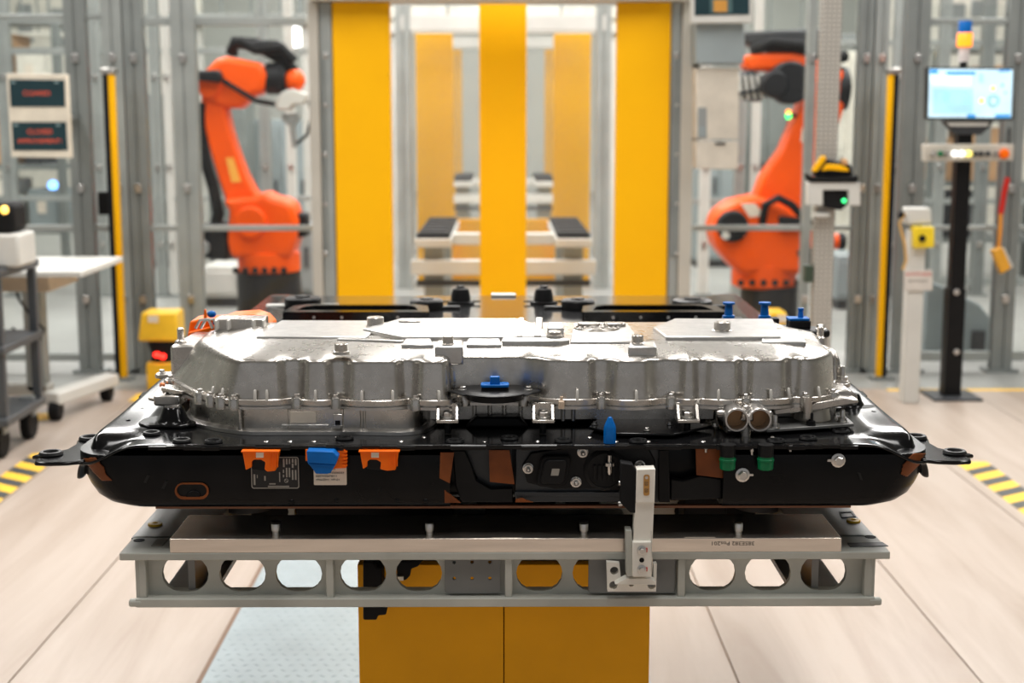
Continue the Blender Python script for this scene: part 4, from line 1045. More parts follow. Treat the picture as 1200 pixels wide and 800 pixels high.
# ================================================================== yellow pedestal and tread plate
YP = 2.53
px0, px1, pxm = P(420.5, 760, YP).x, P(761, 760, YP).x, P(590.5, 760, YP).x
pdt = thing('lift_pedestal', 'yellow sheet-metal pedestal carrying the carrier frame', 'pedestal', ((px0 + px1) / 2, YP + .4, 0))
ZPD = Z_(661, YP)
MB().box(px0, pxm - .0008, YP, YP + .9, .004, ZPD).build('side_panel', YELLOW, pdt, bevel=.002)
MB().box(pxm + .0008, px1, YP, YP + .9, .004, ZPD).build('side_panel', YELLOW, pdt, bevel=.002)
MB().box(px0 + .03, px1 - .03, YP + .02, YP + .88, ZPD, ZBt + .05).build('top_cap', FRAME, pdt, bevel=.002) if ZBt + .05 > ZPD else None
MB().box(px0 + .01, px1 - .01, YP + .012, YP + .888, .002, ZPD - .01).build('seam_light_stop', RUBBER, pdt)  # dark box added so no light shows through the panel seam
lt = MB()
o = ply(((427, 653), (439, 653), (443, 660), (449, 660), (449, 682), (454, 686), (454, 715), (444, 716), (443, 721), (427, 721)), YP - .03)
lt.prism_y(o, YP - .055, YP - .001); lt.build('latch', RUBBER, pdt, bevel=.003)
o = ply(((465, 655), (497, 653), (490, 661), (482, 664), (481, 672), (476, 677), (466, 677)), YP - .03)
MB().prism_y(o, YP - .045, YP - .001).build('latch', RUBBER, pdt, bevel=.003)
c = P(469, 677, YP - .045); MB().cbox((c.x, YP - .047, c.z), .012, .006, .007).build('latch_tip', WHITEMET, pdt)
txe = P(262, 760, 4.3)
tpl = thing('tread_plate', 'blue-grey chequer steel plate on the floor left of the yellow pedestal', 'floor plate', (-.4, 5.0, .0))
MB().box(-.868, .42, 2.2, 7.6, .0005, .006).build('sheet', TREAD, tpl, bevel=.001)
MB().box(-.884, -.869, 2.2, 7.6, .0002, .004).build('edge_strip', mat('brown_edge', srgb(120, 92, 70), .6), tpl)
lz = MB(); k = 0
yy = 3.3
while yy < 6.2:
    xx = -.85 + (0.018 if k % 2 else 0)
    j = k
    while xx < -.15:
        a = .5 if j % 2 else -.5
        ca, sa = math.cos(a), math.sin(a); L_, W_ = .013, .0035
        q = [(-L_, 0), (0, -W_), (L_, 0), (0, W_)]
        q = [(xx + u * ca - w_ * sa, yy + (u * sa + w_ * ca) * 1.2) for u, w_ in q]
        lz.add([(p[0], p[1], .0060) for p in q] + [(xx, yy, .0082)], [(0, 1, 4), (1, 2, 4), (2, 3, 4), (3, 0, 4)])
        xx += .034; j += 1
    yy += .042; k += 1
lo = lz.build('raised_lozenges', TREAD, tpl, smooth=None); lo['kind'] = 'stuff'
# hazard tapes along the walkway
TAPE_Y = mat('yellow_floor_tape', srgb(250, 196, 62), .5); TAPE_K = mat('charcoal_floor_tape', srgb(70, 72, 72), .5)
for s_, y1, lab in ((-1, 6.75, 'yellow and black striped floor tape left of the battery'), (1, 6.55, 'yellow and black striped floor tape right of the battery')):
    x0 = s_ * 2.135; x1 = s_ * 2.285; a, b_ = sorted((x0, x1))
    ht = thing('hazard_tape', lab, 'floor tape', ((a + b_) / 2, 5, 0), group='striped floor tapes')
    MB().box(a, b_, 2.2, y1, .0003, .0012).build('tape_base', TAPE_Y, ht)
    y = 2.3
    while y < y1 - .2:
        MB().prism_z([(a, y), (b_, y + .10 * s_ + .0), (b_, y + .10 * s_ + .09), (a, y + .09)] if s_ > 0 else [(a, y + .10), (b_, y), (b_, y + .09), (a, y + .19)], .0012, .0016).build('dark_stripe', TAPE_K, ht)
        y += .19
for (x0, x1, y0, y1, lab) in ((22, 72, 484, 492, 'short yellow floor tape under the front castor of the white table'), (150, 200, 461, 470, 'short yellow floor tape near the left light barrier')):
    a = PZ(x0, y1, 0); b_ = PZ(x1, y0, 0)
    MB().box(a.x, b_.x, a.y, b_.y, .0003, .0012).solo('floor_tape', TAPE_Y, lab, 'floor tape')
MB().box(2.3, 7.0, 8.33, 8.39, .0003, .0012).solo('floor_tape', TAPE_Y, 'thin yellow floor line along the foot of the right fence', 'floor tape')

# ================================================================== yellow posts and portal behind the pack
def prof(mb, cx, cy, w, d, z0, z1, slot=True):
    """extruded aluminium section with a groove in each face"""
    a, b_ = w / 2, d / 2; g = min(a, b_) * .22; q = g * 1.0
    o = [(-a, -b_), (-g, -b_), (-g, -b_ + q), (g, -b_ + q), (g, -b_), (a, -b_), (a, -g), (a - q, -g), (a - q, g), (a, g), (a, b_), (g, b_), (g, b_ - q), (-g, b_ - q), (-g, b_), (-a, b_), (-a, g), (-a + q, g), (-a + q, -g), (-a, -g)]
    if not slot: o = [(-a, -b_), (a, -b_), (a, b_), (-a, b_)]
    return mb.prism_z([(cx + p[0], cy + p[1]) for p in o], z0, z1)
YG = 8.6
for (x0, x1, dy, lab) in ((392, 458, 0, 'wide signal-yellow upright panel left behind the battery'), (562, 617, .5, 'narrower signal-yellow upright panel in the middle behind the battery'), (722, 784, 0, 'wide signal-yellow upright panel right behind the battery')):
    a = P(x0, 170, YG + dy); b_ = P(x1, 170, YG + dy)
    yp = thing('yellow_panel', lab, 'panel', ((a.x + b_.x) / 2, YG + dy + .06, 0), group='yellow upright panels')
    w = b_.x - a.x
    MB().box(a.x, b_.x, YG + dy, YG + dy + .12, .02, 2.284 if dy == 0 else 2.42).build('sheet', YELLOWP, yp, bevel=.006)
    MB().box(a.x - .02, b_.x + .02, YG + dy - .02, YG + dy + .14, 0, .02).build('foot', ALUDARK, yp)
pf = thing('portal_frame', 'grey portal frame around the three yellow panels', 'frame', (0, YG, 0))
for (x0, x1, m_) in ((364, 376, PORTAL), (376, 391, ALUPROF), (786, 797, ALUPROF), (797, 812, PORTAL)):
    a = P(x0, 170, YG); b_ = P(x1, 170, YG)
    MB().box(a.x, b_.x - .002, YG - .02 + (.03 if m_ is ALUPROF else 0), YG + .14, 0, 2.284).build('upright', m_, pf, bevel=.004)
a = P(364, 0, YG); b_ = P(812, 0, YG)
MB().box(a.x, b_.x, YG - .12, YG + .16, 2.285, 2.42).build('lintel', PORTAL, pf, bevel=.004)
for x in (381, 793):
    for k in range(5):
        c = P(x, 65 + 58 * k, YG); bolt(pf, (c.x, YG + .0095, c.z), (0, -1, 0), .012, 'hex', 'panel_screw')
    c0 = P(x - 3, 70, YG); c1 = P(x + 3, 300, YG)
    MB().box(min(c0.x, c1.x), max(c0.x, c1.x), YG - .004, YG + .012, c1.z, c0.z).build('sensor_strip', ALUDARK, pf, bevel=.002)

# ------------------------------------------------------------------ the next stations of the line
def station(Y, half, ztop, lab_frame, lab_l, lab_r, pane, w):
    st = thing('station_portal', lab_frame, 'frame', (0, Y, 0))
    for s_ in (-1, 1):
        prof(MB(), s_ * (half + w / 2), Y, w, w, 0, ztop + .5).build('upright', ALUPROF, st)
    MB().box(-half - w, half + w, Y - .06, Y + .06, ztop, ztop + .14).build('lintel', LIGHTGREY, st, bevel=.004)
    MB().box(-half - w, half + w, Y - .05, Y + .05, ztop + .25, ztop + .36).build('upper_beam', LIGHTGREY, st, bevel=.004)
    MB().box(-half + .01, half - .01, Y - .004, Y + .004, .1, ztop - .02).build('pane', pane, st)
    for s_, lab in ((-1, lab_l), (1, lab_r)):
        x1 = s_ * (half - .02); x0 = s_ * (half - .38); a_, b2 = sorted((x0, x1))
        yq = thing('yellow_panel', lab, 'panel', ((a_ + b2) / 2, Y + .5, 0), group='yellow panels of the next stations')
        MB().box(a_, b2, Y + .45, Y + .55, .02, ztop).build('sheet', YELLOWP, yq, bevel=.005)
        MB().box(a_ - .02, b2 + .02, Y + .43, Y + .57, 0, .02).build('foot', ALUDARK, yq)
    return st
station(13.6, .87, 2.42, 'grey portal of the next station seen through the yellow panels', 'yellow panel left inside the next station portal', 'yellow panel right inside the next station portal', HAZEGLASS, .14)
station(20.5, .98, 2.60, 'pale portal farthest down the line', 'faint yellow panel left in the farthest portal', 'faint yellow panel right in the farthest portal', HAZEGLASS, .15)
# low yellow guards across the line
for Y, z0, z1, lab in ((14.2, .30, .62, 'low yellow crossbar between the conveyor legs in the next station'),):
    MB().box(-.5, .5, Y, Y + .05, 0.0, z1).solo('crossbar', YELLOWP, lab, 'guard', bevel=.006)
# conveyor with black pads
def conveyor(Y, zt, lab):
    cv_ = thing('lift_conveyor', lab, 'conveyor', (0, Y, 0))
    for s_ in (-1, 1):
        a_, b2 = sorted((s_ * .37, s_ * .60))
        MB().box(a_ - .01, b2 + .01, Y - .03, Y + 1.75, zt - .09, zt - .03).build('arm', LIGHTGREY, cv_, bevel=.006)
        pd = MB().box(a_, b2, Y, Y + 1.7, zt - .03, zt).build('pad', RUBBER, cv_, bevel=.006)
        for k in range(6):
            MB().box(a_ + .02, b2 - .02, Y + .10 + .28 * k, Y + .16 + .28 * k, zt, zt + .012).build('pad_rib', DARKGREY, pd)
        for yy in (Y + .10, Y + 1.5):
            MB().box(s_ * .485 - .07, s_ * .485 + .07, yy, yy + .12, 0, zt - .09).build('leg', ALUPROF, cv_, bevel=.004)
    MB().box(-.36, .36, Y + .30, Y + .40, zt - .10, zt - .02).build('upper_beam', LIGHTGREY, cv_, bevel=.006)
    MB().box(-.64, .64, Y - .02, Y + .06, zt - .28, zt - .18).build('lower_beam', LIGHTGREY, cv_, bevel=.006)
    MB().box(-.60, .60, Y + .0, Y + .04, zt - .36, zt - .32).build('chain_guard', DARKGREY, cv_)
    return cv_
conveyor(9.8, .82, 'pale grey lift conveyor with two black pads behind the yellow panels')
conveyor(16.6, .92, 'second lift conveyor farther down the line, small and hazy')
MB().box(-.34, .34, 24, 24.6, .0, 1.5).solo('machine_cabinet', MIDGREY, 'grey machine far down the middle of the line', 'machine', bevel=.02)

# ================================================================== robots behind the fence
def robot(name, lab, base_px, floor_h, Y, build):
    r = thing(name, lab, 'robot', (P(base_px, 330, Y).x, Y, 0), group='orange industrial robots')
    build(r, Y); return r
def seg(px_pts, Y, t0, t1): return MB().prism_y(ply(px_pts, Y), Y + t0, Y + t1)
def left_robot(r, Y):
    q = P(316, 330, Y)
    MB().lathe((q.x, Y, 0), (0, 0, 1), [(.36, 0), (.36, .03), (.26, .05), (.24, Z_(318, Y)), (0, Z_(318, Y))], 24).build('pedestal', ROBOTG, r)
    MB().lathe((q.x, Y, Z_(319, Y)), (0, 0, 1), [(.20, 0), (.24, .02), (.24, .16), (.20, .18), (0, .18)], 28).build('base', ROBOT, r)
    seg(((266, 232), (274, 245), (272, 280), (276, 300), (345, 300), (351, 280), (353, 258), (347, 238), (336, 232), (325, 230), (312, 222), (305, 228)), Y, -.22, .22).build('carousel', ROBOT, r, bevel=.05, seg=4)
    seg(((240, 105), (239, 130), (243, 150), (250, 180), (260, 212), (268, 236), (285, 254), (306, 250), (310, 236), (300, 222), (290, 203), (280, 176), (272, 150), (267, 125), (256, 98)), Y, -.12, .12).build('lower_arm', ROBOT, r, bevel=.03, seg=4)
    seg(((242, 112), (236, 101), (243, 84), (258, 70), (268, 67), (309, 74), (316, 88), (312, 109), (294, 114), (288, 127), (268, 127), (252, 122)), Y, -.15, .15).build('upper_arm', ROBOT, r, bevel=.05, seg=4)
    c = P(250, 102, Y); MB().cyl((c.x, Y - .18, c.z), (c.x, Y + .18, c.z), .085, 24).build('elbow_joint', ROBOT, r, bevel=.01)
    c = P(300, 258, Y); MB().cyl((c.x, Y - .27, c.z), (c.x, Y + .25, c.z), .12, 24).build('shoulder_joint', ROBOT, r, bevel=.015)
    c = P(311, 92, Y); c2 = P(334, 92, Y)
    MB().lathe((c.x, Y, c.z), (1, 0, 0), [(.10, 0), (.12, .02), (.12, .12), (.09, .16)], 24).build('wrist_ring', ROBOTG, r)
    c = P(345, 94, Y); MB().sphere((c.x, Y, c.z), .082, .10, .088, 18, 12).build('wrist', ROBOT, r)
    g = seg(((326, 118), (332, 108), (345, 104), (361, 110), (358, 122), (346, 122), (340, 130), (326, 128)), Y, -.10, .10).build('gripper', LIGHTGREY, r, bevel=.012)
    seg(((331, 134), (350, 132), (352, 140), (346, 146), (349, 170), (344, 174), (340, 148), (332, 142)), Y, -.05, .05).build('gripper_finger', MIDGREY, g, bevel=.008)
    MB().tube([P(362, 118, Y - .1), P(366, 135, Y - .1), P(360, 158, Y - .1), P(348, 168, Y - .1)], .012, 8).build('gripper_hose', RUBBER, g)
    seg(((228, 84), (264, 83), (268, 90), (266, 98), (228, 94)), Y, -.28, -.16).build('balancer', ROBOTG, r, bevel=.02)
    MB().tube([P(272, 62, Y + .05), P(275, 50, Y), P(300, 52, Y), P(318, 62, Y), P(332, 70, Y), P(344, 84, Y)], .05, 12).build('hose_pack', RUBBER, r)
    MB().tube([P(280, 48, Y - .1), P(300, 58, Y - .1), P(330, 56, Y - .1), P(345, 72, Y - .1)], .04, 10).build('hose_pack', RUBBER, r)
    MB().box(P(300, 60, Y).x, P(330, 60, Y).x, Y - .12, Y + .12, Z_(64, Y), Z_(48, Y)).build('arm_motor', ROBOTG, r, bevel=.02)
    MB().tube([P(236, 120, Y - .1), P(234, 150, Y - .1), P(240, 185, Y - .1), P(250, 220, Y - .1), P(256, 250, Y - .1), P(250, 275, Y - .1)], .045, 12).build('cable_hose', RUBBER, r)
    MB().tube([P(262, 95, Y - .18), P(280, 106, Y - .2), P(300, 118, Y - .2), P(322, 122, Y - .15)], .02, 8).build('cable_hose', RUBBER, r)
    seg(((237, 262), (262, 258), (272, 268), (272, 304), (238, 300)), Y, -.15, .2).build('rear_motor', ROBOTG, r, bevel=.03)
    c = P(243, 288, Y); MB().cyl((c.x, Y - .22, c.z), (c.x, Y - .14, c.z), .055, 20).build('motor_cap', MIDGREY, r)
    seg(((350, 248), (362, 250), (362, 276), (350, 278)), Y, -.1, .1).build('front_motor', ROBOTG, r, bevel=.02)
    seg(((268, 184), (277, 184), (286, 212), (275, 213)), Y, -.126, -.119).build('arm_sticker', mat('pale_orange_sticker', srgb(255, 176, 70), .5), r)
    for k in range(6):
        c = P(283 + 11 * k, 313, Y); bolt(r, (c.x, Y - .235, c.z), (0, -1, 0), .018, 'hex', 'base_bolt', ROBOTG)
robot('robot_arm', 'orange industrial robot with gripper turned right, left of the yellow panels', 316, .4, 11.0, left_robot)
def right_robot(r, Y):
    q = P(906, 330, Y)
    MB().lathe((q.x, Y, 0), (0, 0, 1), [(.40, 0), (.40, .03), (.26, .05), (.25, Z_(334, Y)), (0, Z_(334, Y))], 24).build('pedestal', ROBOTG, r)
    MB().lathe((P(895, 330, Y).x, Y, Z_(336, Y)), (0, 0, 1), [(.22, 0), (.25, .02), (.25, .18), (.21, .20), (0, .20)], 28).build('base', ROBOT, r)
    seg(((830, 266), (836, 247), (856, 234), (884, 228), (905, 236), (948, 262), (948, 282), (944, 302), (935, 318), (862, 318), (848, 304), (834, 286)), Y, -.24, .24).build('carousel', ROBOT, r, bevel=.05, seg=4)
    seg(((882, 232), (891, 206), (913, 175), (932, 130), (942, 96), (954, 84), (978, 86), (988, 104), (984, 130), (970, 175), (956, 212), (938, 246), (905, 262), (886, 252)), Y, -.13, .13).build('lower_arm', ROBOT, r, bevel=.03, seg=4)
    seg(((868, 66), (885, 63), (925, 62), (960, 70), (985, 84), (985, 112), (958, 108), (930, 92), (900, 84), (872, 84)), Y, -.15, .15).build('upper_arm', ROBOT, r, bevel=.04, seg=4)
    c = P(984, 104, Y); MB().lathe((c.x, Y, c.z), (1, 0, 0), [(.16, -.03), (.17, 0), (.16, .05), (.10, .07)], 26).build('elbow_motor', ROBOTG, r)
    c = P(918, 98, Y); MB().cyl((c.x, Y - .30, c.z), (c.x, Y - .13, c.z), .16, 26).build('arm_drive', ROBOTG, r, bevel=.02)
    c = P(900, 100, Y); MB().cyl((c.x, Y - .32, c.z), (c.x, Y - .14, c.z), .10, 22).build('arm_drive', ROBOTG, r, bevel=.02)
    seg(((870, 38), (960, 34), (966, 52), (955, 80), (930, 74), (905, 62), (872, 52)), Y, -.10, .16).build('tool_changer', DARKGREY, r, bevel=.02)
    MB().tube([P(880, 60, Y - .1), P(905, 50, Y - .15), P(940, 54, Y - .15), P(970, 70, Y - .1), P(990, 66, Y)], .045, 12).build('hose_pack', RUBBER, r)
    g = seg(((866, 86), (878, 82), (894, 92), (898, 108), (888, 120), (868, 116), (864, 104)), Y, -.14, .14).build('gripper', DARKGREY, r, bevel=.015)
    for k in range(4):
        MB().obox(P(866 + 7 * k, 88, Y - .15), P(869 + 8 * k, 116, Y - .15), .02, .02).build('gripper_rod', LIGHTGREY, g)
    MB().obox(P(864, 110, Y - .16), P(898, 104, Y - .16), .025, .025).build('gripper_rod', DARKGREY, g)
    c = P(852, 262, Y); MB().cyl((c.x, Y - .30, c.z), (c.x, Y - .2, c.z), .12, 24).build('turn_motor', ROBOTG, r, bevel=.02)
    c = P(843, 272, Y); MB().cyl((c.x, Y - .33, c.z), (c.x, Y - .29, c.z), .03, 14).build('motor_knob', LIGHTGREY, r)
    seg(((862, 236), (878, 236), (890, 250), (872, 252)), Y, -.245, -.238).build('arm_sticker', WHITEP, r)
    seg(((936, 150), (946, 148), (942, 166), (934, 166)), Y, -.136, -.129).build('arm_sticker', WHITEP, r)
    MB().tube([P(893, 262, Y - .25), P(897, 240, Y - .28), P(912, 232, Y - .3), P(928, 240, Y - .3), P(944, 258, Y - .28)], .03, 10).build('cable_hose', RUBBER, r)
    seg(((905, 250), (944, 254), (946, 266), (905, 266)), Y, -.3, -.22).build('cable_tray', ROBOTG, r, bevel=.01)
    c = P(940, 282, Y); MB().cyl((c.x, Y - .05, c.z), (P(982, 282, Y).x, Y - .05, c.z), .06, 18).build('counter_motor', ROBOT, r)
    c = P(980, 282, Y); MB().lathe((c.x, Y - .05, c.z), (1, 0, 0), [(.062, 0), (.066, .01), (.066, .05), (.05, .06)], 18).build('motor_cap', ROBOTG, r)
    seg(((925, 290), (950, 286), (950, 312), (935, 312)), Y, -.26, -.1).build('rear_motor', ROBOTG, r, bevel=.02)
    for k in range(6):
        c = P(862 + 13 * k, 327, Y); bolt(r, (c.x, Y - .245, c.z), (0, -1, 0), .018, 'hex', 'base_bolt', ROBOTG)
    c = P(925, 136, Y - .2); MB().sphere((c.x, Y - .17, c.z), .024, .02, .024).build('status_lamp', mat('green_lamp', srgb(60, 255, 120), .3, emit=2.5), r)
    c = P(925, 131, Y - .2); MB().sphere((c.x, Y - .17, c.z), .022, .02, .018).build('status_lamp', mat('orange_lamp', srgb(255, 150, 60), .3, emit=3.0), r)
    MB().tube([P(925, 133, Y - .16), P(932, 136, Y - .12)], .015, 8).build('lamp_stem', ROBOTG, r)
robot('robot_arm', 'orange industrial robot folded to the left, right of the yellow panels', 906, .4, 11.0, right_robot)

# ================================================================== safety fences
def fence(name, lab, Y, posts, rails, panes, ztop=2.75, m=ALUPROF):
    xs_ = [P(p[0], 200, Y).x for p in posts]
    f = thing(name, lab, 'fence', (sum(xs_) / len(xs_), Y, 0))
    for p, x in zip(posts, xs_):
        w = p[1] * S_(Y); zt = p[2] if len(p) > 2 else ztop; mm = p[3] if len(p) > 3 else m
        po = prof(MB(), x, Y, w, .09, .02, zt).build('post', mm, f)
        MB().box(x - w * .8, x + w * .8, Y - .07, Y + .07, 0, .02).build('post_foot', ALUDARK, po)
        for zz in (.45, 1.15, 1.95):
            MB().box(x - .02, x + .02, Y - .062, Y - .045, zz, zz + .05).build('clamp', STEEL, po, bevel=.003)
    for (x0, x1, z, h) in rails:
        a = P(x0, 200, Y).x; b_ = P(x1, 200, Y).x
        MB().box(a, b_, Y - .022, Y + .022, z - h / 2, z + h / 2).build('rail', m, f, bevel=.003)
    for (x0, x1, z0, z1) in panes:
        a = P(x0, 200, Y).x; b_ = P(x1, 200, Y).x
        MB().box(a, b_, Y - .003, Y + .003, z0, z1).build('pane', GLASS, f)
    return f
ZR = Z_(267, 9.0)
fence('safety_fence', 'grey aluminium fence with clear panes in front of the left robot', 9.0,
      [(-260, 24, 2.75, ALUDARK), (-80, 24, 2.75, ALUDARK), (97, 24, 2.75, ALUDARK), (140, 22), (164, 22, 2.75, ALUDARK), (221, 27)],
      [(-260, 97, ZR, .04), (97, 140, ZR, .04), (164, 364, ZR, .035), (164, 364, Z_(25, 9.0), .05), (-260, 140, Z_(20, 9.0), .03), (-260, 364, .10, .05)],
      [(-248, -92, .13, 2.4), (-68, 86, .13, 2.4), (108, 130, .13, 2.4), (175, 208, .13, 2.4), (234, 362, .13, 2.4)])
fence('safety_fence', 'grey aluminium fence with clear panes in front of the right robot', 9.0,
      [(946, 9, 2.75, ALUPROF), (1008, 16, 2.75, ALUDARK), (1026, 16), (1067, 28, 2.42, ALUDARK), (1183, 24, 2.40, ALUDARK), (1330, 24, 2.40, ALUDARK), (1480, 24, 2.40, ALUDARK)],
      [(813, 944, ZR, .035), (944, 1008, ZR, .03), (1067, 1480, ZR, .03), (813, 944, .10, .05), (1067, 1480, .10, .06), (1067, 1480, Z_(24, 9.0), .03)],
      [(813, 938, .13, 2.4), (950, 1002, .13, 2.4), (1080, 1172, .13, 2.3), (1195, 1318, .13, 2.3), (1342, 1468, .13, 2.3)])
fence('safety_fence', 'second row of fence posts behind the left robot', 13.0,
      [(12, 16, 3.0), (118, 14, 3.0), (186, 12, 3.0), (200, 8, 3.0, LIGHTGREY), (312, 12, 3.0), (342, 10, 3.0, LIGHTGREY)],
      [(-20, 364, Z_(232, 13), .05), (-20, 364, Z_(60, 13), .06), (-20, 364, Z_(22, 13), .09)], [(20, 110, .1, 2.7), (206, 306, .1, 2.7)], 3.0)
fence('safety_fence', 'second row of fence posts behind the right robot', 13.0,
      [(826, 12, 3.0, LIGHTGREY), (866, 12, 3.0), (884, 10, 3.0, LIGHTGREY), (1048, 14, 3.0), (1100, 12, 3.0), (1150, 14, 3.0, ALUDARK)],
      [(812, 1220, Z_(236, 13), .05), (812, 1220, Z_(50, 13), .05), (1040, 1220, Z_(330, 13), .07)], [(872, 1040, .1, 2.7), (1056, 1090, .1, 2.7)], 3.0)
# light barriers: yellow face, black side
for (x0, x1, s_, lab) in ((129, 141, -1, 'slim yellow and black light barrier post on the left fence'), (1034, 1045, 1, 'slim yellow and black light barrier post on the right fence')):
    Yb = 8.72; a = P(x0, 260, Yb).x; b_ = P(x1, 260, Yb).x; w = b_ - a
    lbx = thing('light_barrier', lab, 'light barrier', ((a + b_) / 2, Yb, 0), group='light barriers')
    ya, yb = (a + w * .5, b_) if s_ < 0 else (a, b_ - w * .5)
    ka, kb = (a, a + w * .5) if s_ < 0 else (b_ - w * .5, b_)
    MB().box(ya, yb, Yb - .03, Yb + .03, .02, Z_(87, Yb)).build('yellow_profile', YELLOWP, lbx, bevel=.004)
    MB().box(ka, kb, Yb - .035, Yb + .03, .02, Z_(87, Yb)).build('sensor_window', RUBBER, lbx, bevel=.004)
    MB().box(a - .01, b_ + .01, Yb - .04, Yb + .06, Z_(87, Yb), Z_(80, Yb)).build('end_clamp', STEEL, lbx, bevel=.006)
    MB().box(a - .04, b_ + .04, Yb - .05, Yb + .05, 0, .02).build('foot', ALUDARK, lbx)
c = P(123, 238, 8.9); MB().box(c.x - .035, c.x + .05, 8.86, 8.953, c.z - .07, c.z + .07).solo('lock_switch', RUBBER, 'black lock switch on the left fence beside the light barrier', 'switch', bevel=.006)

# ------------------------------------------------------------------ twin display on the left
YD = 8.3
tw = thing('status_display', 'cream panel with two dark screens and red lettering on the left fence', 'display', (P(45, 135, YD).x, YD, Z_(186, YD)))
SCR = mat('dark_teal_screen', srgb(24, 44, 48), .2, emit=.35); REDT = mat('red_led_text', srgb(206, 78, 48), .4, emit=.3)
CREAM = mat('cream_panel', srgb(220, 210, 192), .5)
MB().prism_y(ply(((7, 86), (78, 87), (83, 185), (13, 184)), YD), YD, YD + .05).build('backing', CREAM, tw, bevel=.004)
for (pts, lines, yc, xc) in ((((11, 93), (75.5, 94), (76.5, 125), (13, 125)), (('CLEARED', 109.5, .038),), 0, 43.5), (((14, 143), (77.5, 143), (79.5, 176), (16, 176)), (('CLOSED', 154.5, .040), ('IMPROVEMENT!', 165.5, .036)), 0, 47)):
    sc_ = MB().prism_y(ply(pts, YD), YD - .006, YD + .001).build('screen', SCR, tw, bevel=.001)
    for s_, yy, h in lines:
        c = P(xc, yy, YD); text('screen_text', s_, h, REDT, sc_, facing((c.x, YD - .007, c.z)))
    for xx in (pts[0][0] + 5, pts[1][0] - 9):
        c = P(xx, pts[0][1] + 3.5, YD); MB().box(c.x - .012, c.x + .012, YD - .0068, YD - .006, c.z - .006, c.z + .006).build('status_icon', mat('dim_icon', srgb(110, 130, 130), .5, emit=.2), sc_)
MB().box(-2.72, -2.63, YD + .05, 8.95, Z_(140, YD), Z_(132, YD)).build('mounting_arm', ALUDARK, tw)

# ------------------------------------------------------------------ white table, cart and scanner on the left
wt = thing('work_table', 'white height-adjustable table on castors beside the left fence', 'table', (-2.7, 7.7, 0))
zt = .83
MB().box(-3.6, -2.165, 7.27, 8.09, zt - .03, zt).build('table_top', LIGHTGREY, wt, bevel=.004)
MB().box(-3.0, -2.37, 7.40, 7.9, zt - .12, zt - .03).build('drawer', mat('cream_drawer', srgb(214, 196, 170), .5), wt, bevel=.006)
MB().box(-2.62, -2.52, 7.70, 7.80, .12, zt - .12).build('column', ALUPROF, wt, bevel=.004)
p0 = PZ(50, 478, .11); p1 = PZ(113, 455, .11)
MB().obox((p0.x - .02, 7.50, .12), (p1.x + .02, 8.10, .12), .10, .07).build('foot_beam', LIGHTGREY, wt, bevel=.01)
MB().box(-3.4, -2.5, 7.70, 7.80, .10, .16).build('foot_bar', LIGHTGREY, wt, bevel=.01)
for q in ((p0.x, 7.52), (p1.x, 8.06), (-3.35, 7.75)):
    cs = MB().cyl((q[0] - .03, q[1], .055), (q[0] + .03, q[1], .055), .055, 20).build('castor', RUBBER, wt, bevel=.01)
    MB().box(q[0] - .012, q[0] + .012, q[1] - .02, q[1] + .02, .055, .12).build('castor_fork', DARKGREY, cs)
MB().tube([P(14, 320, 7.5), P(22, 350, 7.5), P(40, 375, 7.5), P(52, 385, 7.5), P(48, 396, 7.5), P(30, 396, 7.5), P(14, 384, 7.5)], .008, 6).build('cable', RUBBER, wt)
ct = thing('tool_cart', 'dark grey three-tier cart cut by the left edge', 'cart', (-2.75, 6.85, 0))
CG = mat('cart_grey', srgb(66, 70, 74), .45)
xr_ = P(17, 420, 6.75).x
for xx in (xr_ - .02, xr_ - .62):
    for yy in (6.62, 7.12): MB().box(xx - .02, xx + .02, yy - .02, yy + .02, .16, Z_(308, 6.75)).build('upright', CG, ct, bevel=.003)
for zz in (Z_(312, 6.75), Z_(400, 6.75), Z_(482, 6.75)):
    MB().box(xr_ - .66, xr_ + .01, 6.58, 7.16, zz - .04, zz).build('shelf', CG, ct, bevel=.006)
for xx in (xr_ - .06, xr_ - .58):
    for yy in (6.66, 7.08):
        w_ = MB().cyl((xx - .025, yy, .08), (xx + .025, yy, .08), .08, 22).build('wheel', RUBBER, ct, bevel=.01)
        MB().box(xx - .035, xx + .035, yy - .03, yy + .03, .12, .22).build('wheel_fork', MIDGREY, w_)
zz = Z_(312, 6.75)
dv = thing('label_printer', 'pale grey printer with black top on the dark cart', 'printer', (xr_ - .12, 6.8, zz))
MB().box(xr_ - .25, P(22, 290, 6.7).x, 6.70, 6.95, zz, Z_(274, 6.7)).build('casing', LIGHTGREY, dv, bevel=.015)
MB().box(xr_ - .25, P(14, 260, 6.7).x, 6.72, 6.93, Z_(274, 6.7), Z_(238, 6.7)).build('hood', RUBBER, dv, bevel=.03)
c = P(4, 246, 6.7); MB().sphere((c.x, 6.715, c.z), .02, .012, .02).build('lamp', mat('amber_lamp', srgb(255, 196, 90), .4, emit=2.5), dv)
